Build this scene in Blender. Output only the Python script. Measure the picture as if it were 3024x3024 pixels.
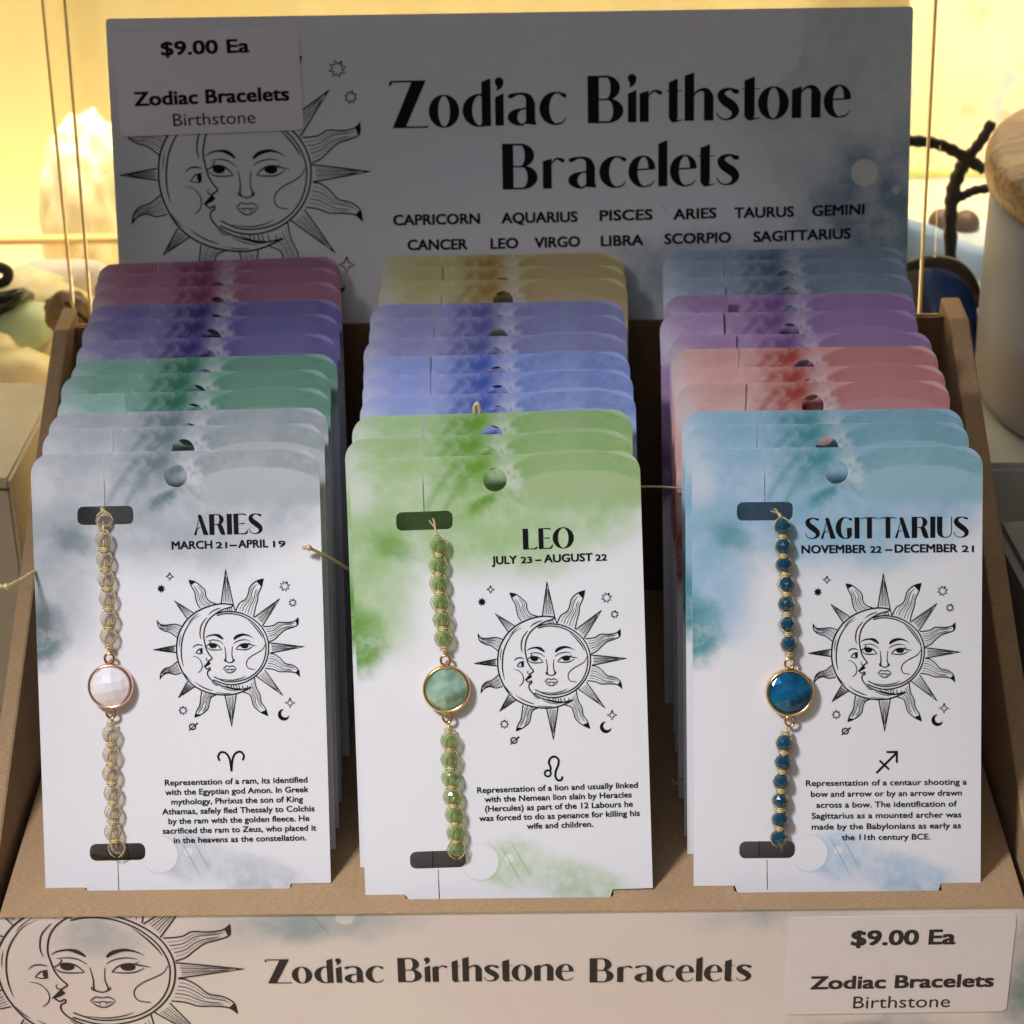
import bpy, bmesh, math, random
from mathutils import Vector, Matrix, geometry, noise
random.seed(7)
for o in list(bpy.data.objects): bpy.data.objects.remove(o)
S = bpy.context.scene
C = S.collection
CM = 0.01                      # everything is drawn in centimetres and built in metres
R = math.radians
# ------------------------------------------------------------------ camera
PITCH, ROLL = 0.5078, 0.0153
CAMP = Vector((-0.056, -44.271, 35.003))
FPX = 6750.3                   # focal length in photograph pixels (3024 wide)
cam = bpy.data.cameras.new('camera'); cam_o = bpy.data.objects.new('camera', cam); C.objects.link(cam_o)
cam.sensor_width = 36; cam.lens = 36*FPX/3024; cam.clip_start = 0.01; cam.clip_end = 50
cam_o.matrix_world = Matrix.Translation(CAMP*CM) @ Matrix.Rotation(math.pi/2-PITCH, 4, 'X') @ Matrix.Rotation(-ROLL, 4, 'Z')
cam.dof.use_dof = True; cam.dof.focus_distance = 0.55; cam.dof.aperture_fstop = 30
S.camera = cam_o
# ------------------------------------------------------------------ light
S.view_settings.view_transform = 'Standard'; S.view_settings.look = 'None'
S.view_settings.exposure = 0; S.view_settings.gamma = 1
W = bpy.data.worlds.new('World'); S.world = W; W.use_nodes = True
bg = W.node_tree.nodes['Background']; bg.inputs[0].default_value = (0.93, 0.945, 1.0, 1); bg.inputs[1].default_value = 0.105

def lamp(name, kind, loc, aim, power, col, **kw):
    l = bpy.data.lights.new(name, kind); o = bpy.data.objects.new(name, l); C.objects.link(o)
    o.location = Vector(loc)*CM
    o.rotation_euler = (Vector(aim)-Vector(loc)).to_track_quat('-Z', 'Y').to_euler()
    l.energy = power; l.color = col
    for k, v in kw.items(): setattr(l, k, v)
    return o
lamp('key_spot_light', 'SPOT', (-27, -21, 52), (0.8, -7.5, -1), 14.8, (0.975, 0.97, 1.0), spot_size=R(55), spot_blend=1.0, shadow_soft_size=0.05)  # unseen key lamp; its cone is shaped to leave the header dim
lamp('facet_fill_light', 'AREA', (-20, -70, 130), (0, 0, 5), 1.6, (0.90, 0.93, 1.0), shape='RECTANGLE', size=0.7, size_y=0.35)  # unseen area lamp added to put highlights on the stone facets
lamp('backdrop_light', 'AREA', (0, 36, 46), (0, 59, 2), 4.6, (1.0, 0.955, 0.87), shape='RECTANGLE', size=0.7, size_y=0.10, spread=R(72))  # unseen lamp added above the view to brighten the curtain

# ------------------------------------------------------------------ helpers
def hexc(r, g, b, sat=1.0):
    L_ = 0.3*r+0.59*g+0.11*b; r, g, b = (L_+(q-L_)*sat for q in (r, g, b))
    f = lambda c: (c/255/12.92) if c/255 <= 0.04045 else ((c/255+0.055)/1.055)**2.4
    return (f(r), f(g), f(b), 1)

def at(px, py, Y):             # the point at depth Y (cm) seen at a pixel of the photograph
    xr, vr = (px-1512)/FPX, (1512-py)/FPX
    x = xr*math.cos(ROLL)+vr*math.sin(ROLL); v = -xr*math.sin(ROLL)+vr*math.cos(ROLL)
    d = Vector((x, math.cos(PITCH)+v*math.sin(PITCH), -math.sin(PITCH)+v*math.cos(PITCH)))
    return CAMP + d*((Y-CAMP.y)/d.y)

def link(name, me, parent=None, mat=None):
    o = bpy.data.objects.new(name, me); C.objects.link(o)
    if parent: o.parent = parent
    if mat is not None and len(me.materials) == 0: me.materials.append(mat)
    return o

def tag(o, label=None, cat=None, group=None, kind=None):
    if label: o['label'] = label
    if cat: o['category'] = cat
    if group: o['group'] = group
    if kind: o['kind'] = kind
    return o

def thing(name, label, cat, loc=(0, 0, 0), group=None):
    o = bpy.data.objects.new(name, None); C.objects.link(o); o.empty_display_size = 0.01
    o.location = Vector(loc)*CM
    return tag(o, label, cat, group)

class MB:
    """collects shapes (cm) for one mesh"""
    def __init__(s): s.v = []; s.f = []; s.uv = None
    def add(s, vs, fs):
        n = len(s.v); s.v += [tuple(v) for v in vs]; s.f += [tuple(i+n for i in f) for f in fs]
    def box(s, a, b):
        (x0, y0, z0), (x1, y1, z1) = a, b
        s.add([(x0,y0,z0),(x1,y0,z0),(x1,y1,z0),(x0,y1,z0),(x0,y0,z1),(x1,y0,z1),(x1,y1,z1),(x0,y1,z1)],
              [(0,3,2,1),(4,5,6,7),(0,1,5,4),(1,2,6,5),(2,3,7,6),(3,0,4,7)])
    def hexa(s, p):            # 8 points: bottom ring, top ring
        s.add(p, [(0,3,2,1),(4,5,6,7),(0,1,5,4),(1,2,6,5),(2,3,7,6),(3,0,4,7)])
    def tube(s, pts, r, n=8, closed=False):
        pts = [Vector(p) for p in pts]; N = len(pts); rs = r if isinstance(r, (list, tuple)) else [r]*N
        rings = []; up = None
        for i, p in enumerate(pts):
            a = pts[(i-1) % N] if (i or closed) else p; b = pts[(i+1) % N] if (i < N-1 or closed) else p
            t = (b-a).normalized()
            if up is None: up = t.orthogonal().normalized()
            up = (up - t*up.dot(t)).normalized(); q = t.cross(up)
            rings.append([p + (up*math.cos(k*2*math.pi/n)+q*math.sin(k*2*math.pi/n))*rs[i] for k in range(n)])
        vs = [v for rg in rings for v in rg]; fs = []
        for i in range(N if closed else N-1):
            for k in range(n):
                a, b = i*n+k, i*n+(k+1) % n; c, d = ((i+1) % N)*n+(k+1) % n, ((i+1) % N)*n+k
                fs.append((a, b, c, d))
        if not closed: fs += [tuple(range(n-1, -1, -1)), tuple((N-1)*n+k for k in range(n))]
        s.add(vs, fs)
    def lathe(s, prof, n=32, o=(0, 0, 0)):   # profile (r,z) about z
        vs = [(o[0]+r*math.cos(2*math.pi*k/n), o[1]+r*math.sin(2*math.pi*k/n), o[2]+z) for r, z in prof for k in range(n)]
        fs = [(i*n+k, i*n+(k+1) % n, (i+1)*n+(k+1) % n, (i+1)*n+k) for i in range(len(prof)-1) for k in range(n)]
        fs += [tuple(range(n-1, -1, -1)), tuple((len(prof)-1)*n+k for k in range(n))]
        s.add(vs, fs)
    def build(s, name, mat, parent=None, smooth=False, bevel=0, seg=2):
        me = bpy.data.meshes.new(name); me.from_pydata([Vector(v)*CM for v in s.v], [], s.f)
        bm = bmesh.new(); bm.from_mesh(me)
        bmesh.ops.recalc_face_normals(bm, faces=bm.faces)
        if bevel: bmesh.ops.bevel(bm, geom=list(bm.edges), offset=bevel*CM, segments=seg, affect='EDGES', clamp_overlap=True)
        bm.to_mesh(me); bm.free()
        if smooth:
            for p in me.polygons: p.use_smooth = True
        return link(name, me, parent, mat)

# ------------------------------------------------------------------ materials
def newmat(name):
    m = bpy.data.materials.new(name); m.use_nodes = True; nt = m.node_tree
    return m, nt, nt.nodes['Principled BSDF']
def N(nt, t, **kw):
    n = nt.nodes.new(t)
    for k, v in kw.items(): setattr(n, k, v)
    return n
def val(nt, sock, v):
    if hasattr(v, 'node'): nt.links.new(v, sock)
    else: sock.default_value = v
def math_(nt, op, a, b=0.0, c=0.0, clamp=False):
    n = N(nt, 'ShaderNodeMath', operation=op, use_clamp=clamp)
    val(nt, n.inputs[0], a); val(nt, n.inputs[1], b)
    if len(n.inputs) > 2: val(nt, n.inputs[2], c)
    return n.outputs[0]
def vmath(nt, op, a, b=(0, 0, 0), out=0):
    n = N(nt, 'ShaderNodeVectorMath', operation=op); val(nt, n.inputs[0], a); val(nt, n.inputs[1], b)
    return n.outputs[out]
def mix(nt, f, a, b, mode='MIX'):
    n = N(nt, 'ShaderNodeMix', data_type='RGBA', blend_type=mode)
    val(nt, n.inputs[0], f); val(nt, n.inputs[6], a); val(nt, n.inputs[7], b)
    return n.outputs[2]
def mrange(nt, v, a, b, c=0.0, d=1.0, smooth=True):
    n = N(nt, 'ShaderNodeMapRange', interpolation_type='SMOOTHSTEP' if smooth else 'LINEAR')
    val(nt, n.inputs[0], v)
    for i, q in zip((1, 2, 3, 4), (a, b, c, d)): n.inputs[i].default_value = q
    return n.outputs[0]
def noise_(nt, vec, scale, detail=4, rough=0.55, out=0, dist=0.0):
    n = N(nt, 'ShaderNodeTexNoise'); nt.links.new(vec, n.inputs['Vector'])
    n.inputs['Scale'].default_value = scale; n.inputs['Detail'].default_value = detail
    n.inputs['Roughness'].default_value = rough; n.inputs['Distortion'].default_value = dist
    return n.outputs[out]
def objcoord(nt): return N(nt, 'ShaderNodeTexCoord').outputs['Object']

def plain(name, col, rough=0.6, metal=0, spec=0.5, var=0.0, scale=300, bump=0.0, bscale=2000, coat=0):
    m, nt, b = newmat(name)
    b.inputs['Roughness'].default_value = rough; b.inputs['Metallic'].default_value = metal
    b.inputs['Specular IOR Level'].default_value = spec; b.inputs['Coat Weight'].default_value = coat
    co = objcoord(nt)
    if var:
        n = noise_(nt, co, scale, 5)
        nt.links.new(mix(nt, mrange(nt, n, 0.3, 0.7), tuple(c*(1-var) for c in col[:3])+(1,), tuple(min(1, c*(1+var)) for c in col[:3])+(1,)), b.inputs['Base Color'])
    else: b.inputs['Base Color'].default_value = col
    if bump:
        bn = N(nt, 'ShaderNodeBump'); bn.inputs['Distance'].default_value = bump*CM; bn.inputs['Strength'].default_value = 0.8
        nt.links.new(noise_(nt, co, bscale, 4), bn.inputs['Height']); nt.links.new(bn.outputs[0], b.inputs['Normal'])
    return m

def kraft(name, col, k=1.0):
    m, nt, b = newmat(name); co = objcoord(nt)
    st = vmath(nt, 'MULTIPLY', co, (260, 900, 900)); st2 = vmath(nt, 'MULTIPLY', co, (60, 60, 60))
    fib = noise_(nt, st, 3.0, 5, 0.65); blo = noise_(nt, st2, 1.5, 3)
    c = mix(nt, mrange(nt, fib, 0.35, 0.7), tuple(x*0.80 for x in col[:3])+(1,), tuple(min(1, x*1.14) for x in col[:3])+(1,))
    c = mix(nt, mrange(nt, blo, 0.3, 0.75, 0, 0.3), c, tuple(x*0.72 for x in col[:3])+(1,))
    nt.links.new(c, b.inputs['Base Color']); b.inputs['Roughness'].default_value = 0.85; b.inputs['Specular IOR Level'].default_value = 0.25
    wv = N(nt, 'ShaderNodeTexWave', bands_direction='X'); wv.inputs['Scale'].default_value = 95; wv.inputs['Distortion'].default_value = 0.6; nt.links.new(co, wv.inputs['Vector'])
    bn = N(nt, 'ShaderNodeBump'); bn.inputs['Distance'].default_value = 0.0002; bn.inputs['Strength'].default_value = 0.5
    nt.links.new(math_(nt, 'ADD', fib, math_(nt, 'MULTIPLY', wv.outputs['Fac'], 0.25)), bn.inputs['Height']); nt.links.new(bn.outputs[0], b.inputs['Normal'])
    return m
M_KRAFT = kraft('kraft_board', hexc(176, 144, 110))
M_KRAFT_D = kraft('kraft_board_darkened', hexc(120, 92, 66))  # same board darkened; shade of the box interior put into the colour

def blob(nt, P, cx, cy, rx, ry, ang=0, s0=0.6, s1=1.0):
    """soft ellipse in print coordinates (cm): 1 inside, 0 outside"""
    d = vmath(nt, 'SUBTRACT', P, (cx, cy, 0))
    if ang:
        r = N(nt, 'ShaderNodeVectorRotate', rotation_type='Z_AXIS'); nt.links.new(d, r.inputs[0]); r.inputs['Angle'].default_value = -R(ang); d = r.outputs[0]
    d = vmath(nt, 'DIVIDE', d, (rx, ry, 1))
    return mrange(nt, vmath(nt, 'LENGTH', d, out=1), s0, s1, 1, 0)

def print_coords(nt, w, h, ox):
    uv = N(nt, 'ShaderNodeUVMap'); 
    P = vmath(nt, 'SUBTRACT', vmath(nt, 'MULTIPLY', uv.outputs[0], (w, h, 0)), (ox, 0, 0))
    return P
def warp(nt, P, scale, amt, detail=5):
    n = noise_(nt, P, scale, detail, 0.6, out=1)
    return vmath(nt, 'ADD', P, vmath(nt, 'MULTIPLY', vmath(nt, 'SUBTRACT', n, (0.5, 0.5, 0.5)), (amt, amt, 0)))
def paper_finish(nt, b, P, c):
    sp = noise_(nt, P, 26, 2, 0.5)                        # fine white paint specks
    c = mix(nt, mrange(nt, sp, 0.735, 0.79, 0, 0.55), c, (0.86, 0.87, 0.9, 1))
    nt.links.new(c, b.inputs['Base Color']); b.inputs['Roughness'].default_value = 0.5; b.inputs['Specular IOR Level'].default_value = 0.35
    bn = N(nt, 'ShaderNodeBump'); bn.inputs['Distance'].default_value = 0.00006; bn.inputs['Strength'].default_value = 0.35
    nt.links.new(noise_(nt, P, 30, 4), bn.inputs['Height']); nt.links.new(bn.outputs[0], b.inputs['Normal'])

def card_group():
    g = bpy.data.node_groups.new('watercolour_card_print', 'ShaderNodeTree')
    for nm in ('Wash', 'Wash2', 'Deep', 'Lobe'): g.interface.new_socket(nm, in_out='INPUT', socket_type='NodeSocketColor')
    g.interface.new_socket('Color', in_out='OUTPUT', socket_type='NodeSocketColor')
    gi = g.nodes.new('NodeGroupInput'); go = g.nodes.new('NodeGroupOutput'); nt = g
    P = print_coords(nt, 7.0, 10.5, 3.5)
    Pw = warp(nt, P, 1.1, 0.55); Pf = warp(nt, P, 2.6, 0.45); Pn = warp(nt, P, 0.6, 0.2)
    fine = noise_(nt, P, 2.2, 7, 0.62); cloud = noise_(nt, P, 0.75, 5, 0.55)
    white = (0.80, 0.79, 0.83, 1)
    # upper wash: whole top band, tongue down the left side
    top = math_(nt, 'MAXIMUM', blob(nt, Pw, -0.5, 10.8, 5.4, 3.7, -8, 0.68, 1.0), blob(nt, Pw, -3.3, 7.8, 1.7, 2.6, 10, 0.35, 1.0))
    top = math_(nt, 'MAXIMUM', top, blob(nt, Pw, 2.0, 10.0, 2.4, 1.7, 0, 0.55, 1.0))
    dens = math_(nt, 'MULTIPLY', top, mrange(nt, fine, 0.25, 0.7, 0.72, 1.0))
    c = mix(nt, dens, white, gi.outputs['Wash'])
    c = mix(nt, math_(nt, 'MULTIPLY', mrange(nt, cloud, 0.42, 0.62), math_(nt, 'MULTIPLY', top, 0.7)), c, gi.outputs['Wash2'])
    # pale corner at upper left
    c = mix(nt, math_(nt, 'MULTIPLY', blob(nt, Pf, -3.4, 9.7, 0.7, 0.9, 0, 0.2, 1), 0.5), c, white)
    # right-hand lobe with a darker rim
    sp_ = N(nt, 'ShaderNodeSeparateXYZ'); nt.links.new(P, sp_.inputs[0]); fd = mrange(nt, sp_.outputs[1], 8.9, 9.75)
    lobe = blob(nt, Pn, 2.15, 9.42, 1.75, 0.66, -3, 0.9, 1.0); rim = blob(nt, Pn, 2.05, 9.7, 2.0, 0.9, -3, 0.9, 0.97)
    c = mix(nt, math_(nt, 'MULTIPLY', math_(nt, 'MULTIPLY', rim, fd), 0.62), c, gi.outputs['Deep'])
    c = mix(nt, math_(nt, 'MULTIPLY', math_(nt, 'MULTIPLY', rim, fd), math_(nt, 'MULTIPLY', mrange(nt, fine, 0.3, 0.7), 0.55)), c, gi.outputs['Lobe'])
    c = mix(nt, math_(nt, 'MULTIPLY', math_(nt, 'MULTIPLY', lobe, fd), 0.75), c, gi.outputs['Lobe'])
    # deep brush mass in the middle and the curved streaks left of the hole
    deep = math_(nt, 'MAXIMUM', blob(nt, Pf, -0.5, 10.2, 1.5, 0.85, 22, 0.05, 1.0), blob(nt, Pf, -0.25, 9.35, 0.9, 0.28, 30, 0.1, 1.0))
    c = mix(nt, math_(nt, 'MULTIPLY', deep, mrange(nt, fine, 0.3, 0.62, 0.35, 1.0)), c, gi.outputs['Deep'])
    for (cx, cy, rr, a, b2) in ((0.9, 8.2, 2.75, 0.05, 0.42), (1.0, 8.2, 2.45, 0.035, 0.25), (0.6, 8.0, 2.2, 0.035, 0.2)):
        L = vmath(nt, 'LENGTH', vmath(nt, 'SUBTRACT', Pn, (cx, cy, 0)), out=1)
        band = mrange(nt, math_(nt, 'ABSOLUTE', math_(nt, 'SUBTRACT', L, rr)), 0.0, a*3.2, 1, 0)
        lim = blob(nt, P, -1.0, 9.7, 1.1, 1.1, 0, 0.55, 1.0)
        c = mix(nt, math_(nt, 'MULTIPLY', math_(nt, 'MULTIPLY', band, lim), b2), c, gi.outputs['Deep'])
    # light mist right of the hole
    c = mix(nt, math_(nt, 'MULTIPLY', blob(nt, Pf, 0.35, 10.0, 0.42, 0.9, 20, 0.1, 1.0), mrange(nt, fine, 0.35, 0.6, 0.05, 0.55)), c, white)
    # patches at the left edge
    c = mix(nt, math_(nt, 'MULTIPLY', blob(nt, Pf, -2.55, 8.35, 0.95, 0.5, -30, 0.1, 1.0), 0.75), c, gi.outputs['Deep'])
    pe = math_(nt, 'MULTIPLY', blob(nt, Pf, -3.5, 6.1, 1.0, 1.15, 0, 0.45, 1.0), mrange(nt, fine, 0.3, 0.6, 0.45, 0.95))
    c = mix(nt, pe, c, gi.outputs['Deep'])
    c = mix(nt, math_(nt, 'MULTIPLY', blob(nt, Pf, -2.6, 6.4, 0.9, 1.1, 20, 0.2, 1.0), 0.35), c, gi.outputs['Wash'])
    # foot: pale wash, clear disc, small disc, two hairlines
    ft = math_(nt, 'MAXIMUM', blob(nt, Pf, 0.1, 0.55, 1.0, 0.8, 0, 0.5, 1.0), blob(nt, Pf, 1.7, 0.0, 1.9, 0.75, -18, 0.3, 1.0))
    c = mix(nt, math_(nt, 'MULTIPLY', ft, mrange(nt, fine, 0.3, 0.65, 0.25, 0.75)), c, gi.outputs['Wash'])
    c = mix(nt, math_(nt, 'MULTIPLY', blob(nt, P, -0.65, 0.58, 0.49, 0.49, 0, 0.94, 1.0), 0.35), c, gi.outputs['Wash'])
    c = mix(nt, blob(nt, P, -0.68, 0.6, 0.46, 0.46, 0, 0.93, 1.0), c, white)
    c = mix(nt, math_(nt, 'MULTIPLY', blob(nt, P, 0.03, 0.66, 0.12, 0.12, 0, 0.8, 1.0), 0.8), c, white)
    for (cx, cy) in ((0.08, 0.5), (0.32, 0.62)):
        c = mix(nt, math_(nt, 'MULTIPLY', blob(nt, P, cx, cy, 0.02, 0.75, 28, 0.3, 1.0), 0.55), c, gi.outputs['Deep'])
    nt.links.new(c, go.inputs[0])
    return g
CG = card_group()
def card_mat(name, wash, wash2, deep, lobe, hz=0.0):
    m, nt, b = newmat(name)
    g = N(nt, 'ShaderNodeGroup'); g.node_tree = CG
    for k, v in zip(('Wash', 'Wash2', 'Deep', 'Lobe'), (wash, wash2, deep, lobe)): g.inputs[k].default_value = hexc(*[q+(255-q)*hz for q in v], sat=0.80)
    P = print_coords(nt, 7.0, 10.5, 3.5)
    paper_finish(nt, b, P, g.outputs[0])
    return m
CM_ = dict(
    grey=card_mat('grey_wash_card', (182,187,197), (158,168,178), (98,122,130), (184,190,192)),
    green=card_mat('green_wash_card', (122,180,164), (104,164,146), (20,110,78), (116,164,138)),
    indigo=card_mat('indigo_wash_card', (142,126,196), (112,100,184), (44,32,128), (118,112,190), hz=0.0),
    crimson=card_mat('crimson_wash_card', (188,112,142), (170,92,130), (128,22,72), (178,108,150), hz=0.08),
    lime=card_mat('lime_wash_card', (168,200,142), (150,190,112), (96,158,28), (168,192,134)),
    blue=card_mat('blue_wash_card', (158,172,240), (138,160,238), (56,88,196), (158,186,240)),
    lilac=card_mat('lilac_wash_card', (142,142,208), (126,128,198), (58,62,156), (142,150,204), hz=0.14),
    gold=card_mat('gold_wash_card', (208,198,120), (196,172,92), (166,120,20), (196,164,120), hz=0.08),
    teal=card_mat('teal_wash_card', (150,190,224), (128,184,210), (64,150,160), (150,196,214)),
    coral=card_mat('coral_wash_card', (232,178,168), (226,154,148), (184,60,48), (216,138,150)),
    violet=card_mat('violet_wash_card', (180,132,192), (162,112,184), (104,50,138), (156,120,196), hz=0.14),
    slate=card_mat('slate_wash_card', (140,160,190), (116,140,170), (66,92,124), (140,164,178), hz=0.08))

def header_mat():
    m, nt, b = newmat('header_print'); P = print_coords(nt, 24.0, 18.0, 12.0)
    Pw = warp(nt, P, 0.45, 2.2); Pf = warp(nt, P, 1.3, 0.8); fine = noise_(nt, P, 1.0, 6, 0.6)
    white = (0.77, 0.74, 0.75, 1); blu = hexc(128, 150, 164); deep = hexc(96, 122, 138); pale = hexc(182, 190, 190)
    f2 = lambda k, lo, hi: math_(nt, 'MULTIPLY', k, mrange(nt, fine, 0.3, 0.7, lo, hi))
    c = mix(nt, f2(blob(nt, Pw, 10.5, 13.5, 5.0, 7.0, 10, 0.5, 1.0), 0.4, 0.8), white, pale)
    c = mix(nt, f2(blob(nt, Pw, 10.6, 11.3, 3.0, 2.8, 30, 0.3, 1.0), 0.4, 0.95), c, deep)
    c = mix(nt, f2(blob(nt, Pw, 5.0, 9.4, 4.5, 1.8, 8, 0.3, 1.0), 0.3, 0.8), c, blu)
    c = mix(nt, f2(blob(nt, Pw, 10.0, 8.6, 3.5, 2.0, 0, 0.3, 1.0), 0.4, 0.8), c, blu)
    c = mix(nt, math_(nt, 'MULTIPLY', blob(nt, Pf, -11.2, 11.5, 1.6, 4.5, 0, 0.2, 1.0), 0.7), c, pale)
    c = mix(nt, math_(nt, 'MULTIPLY', blob(nt, Pf, 5.0, 16.2, 3.4, 2.4, 0, 0.92, 1.0), 0.75), c, (0.76, 0.72, 0.73, 1))
    c = mix(nt, math_(nt, 'MULTIPLY', blob(nt, P, 10.05, 12.3, 0.41, 0.41, 0, 0.85, 1.0), 0.75), c, hexc(214, 208, 196))
    c = mix(nt, math_(nt, 'MULTIPLY', blob(nt, P, 10.95, 11.8, 0.16, 0.18, 0, 0.3, 1.0), 0.7), c, hexc(190, 196, 196))
    c = mix(nt, math_(nt, 'MULTIPLY', blob(nt, Pf, 4.4, 11.35, 0.03, 0.35, 35, 0.3, 1.0), 0.5), c, blu)
    paper_finish(nt, b, P, c); return m
M_HEADER = header_mat()
def front_mat():
    m, nt, b = newmat('front_band_print'); P = print_coords(nt, 27.0, 5.0, 13.5)
    Pw = warp(nt, P, 0.45, 1.8); Pf = warp(nt, P, 1.3, 0.5); fine = noise_(nt, P, 0.8, 6, 0.6)
    f2 = lambda k, lo, hi: math_(nt, 'MULTIPLY', k, mrange(nt, fine, 0.3, 0.7, lo, hi))
    base = mix(nt, mrange(nt, noise_(nt, P, 0.25, 3), 0.35, 0.65), (0.82, 0.70, 0.71, 1), (0.82, 0.74, 0.72, 1))
    blu = hexc(150, 168, 176); deep = hexc(96, 128, 136)
    c = mix(nt, f2(blob(nt, Pw, -5.0, 4.6, 3.6, 1.2, 5, 0.2, 1.0), 0.4, 0.9), base, blu)
    c = mix(nt, f2(blob(nt, Pw, -10.2, 4.2, 1.4, 1.0, -35, 0.2, 1.0), 0.3, 0.8), c, blu)
    c = mix(nt, f2(blob(nt, Pw, 6.5, 4.6, 3.0, 0.8, 0, 0.2, 1.0), 0.2, 0.7), c, blu)
    c = mix(nt, f2(blob(nt, Pw, 12.6, 2.6, 1.2, 3.0, 0, 0.2, 1.0), 0.4, 0.9), c, deep)
    c = mix(nt, f2(blob(nt, Pw, 8.5, 0.6, 3.4, 1.0, 0, 0.2, 1.0), 0.3, 0.9), c, deep)
    c = mix(nt, math_(nt, 'MULTIPLY', blob(nt, Pf, -4.2, 4.6, 0.24, 0.24, 0, 0.8, 1.0), 0.7), c, (0.8, 0.77, 0.76, 1))
    c = mix(nt, math_(nt, 'MULTIPLY', blob(nt, P, -4.9, 4.5, 0.02, 0.7, 35, 0.3, 1.0), 0.6), c, deep)
    paper_finish(nt, b, P, c); return m
M_FRONT = front_mat()
M_INK = plain('black_ink', (0.008, 0.007, 0.009, 1), 0.6, spec=0.12)
M_INK2 = plain('grey_brown_ink', (0.045, 0.036, 0.038, 1), 0.6, spec=0.15)
M_STICK = plain('label_paper', (0.83, 0.75, 0.78, 1), 0.5, var=0.02, scale=120)
M_GOLD = plain('gold_plate', (0.86, 0.58, 0.30, 1), 0.22, metal=1)
M_ROSE = plain('rose_gold_plate', (0.90, 0.60, 0.50, 1), 0.22, metal=1)
M_CORD = plain('gold_cord', (0.70, 0.56, 0.28, 1), 0.42, metal=0.45, bump=0.01, bscale=9000)

def gem(name, col, trans, rough=0.06, metal=0.0, col2=None):
    m, nt, b = newmat(name)
    geo = N(nt, 'ShaderNodeNewGeometry'); n = N(nt, 'ShaderNodeTexWhiteNoise'); co = objcoord(nt)
    c = mix(nt, mrange(nt, noise_(nt, co, 150, 2, 0.5), 0.35, 0.65), col, col2 or tuple(x*0.45 for x in col[:3])+(1,))
    nt.links.new(c, b.inputs['Base Color']); b.inputs['Roughness'].default_value = rough; b.inputs['Metallic'].default_value = metal
    b.inputs['Transmission Weight'].default_value = trans; b.inputs['IOR'].default_value = 1.6; b.inputs['Coat Weight'].default_value = 0.6
    b.inputs['Coat Roughness'].default_value = 0.03
    return m

# ------------------------------------------------------------------ flat print: ribbons, letters, drawings
def catmull(p, sub=6, closed=False):
    n = len(p); out = []
    if n == 2: return [tuple(p[0]), tuple(p[1])]
    for i in range(n if closed else n-1):
        g = lambda j: p[j % n] if closed else p[max(0, min(n-1, j))]
        a, b, c, d = g(i-1), g(i), g(i+1), g(i+2)
        for s in range(sub):
            t = s/sub
            out.append(tuple(0.5*((2*b[k])+(-a[k]+c[k])*t+(2*a[k]-5*b[k]+4*c[k]-d[k])*t*t+(-a[k]+3*b[k]-3*c[k]+d[k])*t**3) for k in range(len(b))))
    if not closed: out.append(tuple(p[-1]))
    return out
class Ink:
    """black print as thin faces in a plane; every stroke a hair above the last so that none coincide"""
    def __init__(s): s.v = []; s.f = []; s.k = 0
    def z(s): s.k += 1; return (s.k % 40)*0.00004
    def ribbon(s, pts, w=None, sub=6, closed=False, smooth=True):
        pts = [tuple(p) if len(p) == 3 else (p[0], p[1], w) for p in pts]
        P = catmull(pts, sub, closed) if smooth else pts
        z = s.z(); n = len(P); base = len(s.v)
        for i, (x, y, ww) in enumerate(P):
            a = P[(i-1) % n] if (closed or i) else P[i]; b = P[(i+1) % n] if (closed or i < n-1) else P[i]
            dx, dy = b[0]-a[0], b[1]-a[1]; L = math.hypot(dx, dy) or 1
            h = max(ww, 0.0)/2
            s.v += [(x-dy/L*h, y+dx/L*h, z), (x+dy/L*h, y-dx/L*h, z)]
        for i in range(n if closed else n-1):
            a = base+2*i; b = base+2*((i+1) % n)
            s.f.append((a, a+1, b+1, b))
    def poly(s, pts, smooth=False, sub=5):
        if smooth: pts = catmull([(p[0], p[1]) for p in pts], sub, True)
        z = s.z(); base = len(s.v); co = [Vector((p[0], p[1], 0)) for p in pts]
        s.v += [(p[0], p[1], z) for p in pts]
        for t in geometry.tessellate_polygon([co]): s.f.append(tuple(base+i for i in t))
    def ell(s, cx, cy, rx, ry, n=20):
        s.poly([(cx+rx*math.cos(2*math.pi*k/n), cy+ry*math.sin(2*math.pi*k/n)) for k in range(n)])
    def xf(s, fn): s.v = [tuple(fn(x, y))+(z,) for x, y, z in s.v]; return s
    def build(s, name, mat, parent, z0=0.012, clip_top=None, zf=None):
        zf = zf or (lambda x, y: 0.0)
        me = bpy.data.meshes.new(name); me.from_pydata([Vector((x, y, z+z0+zf(x, y)))*CM for x, y, z in s.v], [], s.f)
        bm = bmesh.new(); bm.from_mesh(me)
        for f in bm.faces:
            f.normal_update()
            if f.normal.z < 0: f.normal_flip()
        if clip_top is not None:
            for co, no in clip_top:
                bmesh.ops.bisect_plane(bm, geom=list(bm.verts)+list(bm.edges)+list(bm.faces), plane_co=Vector(co)*CM, plane_no=no, clear_outer=True)
        bm.to_mesh(me); bm.free()
        return link(name, me, parent, mat)

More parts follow.
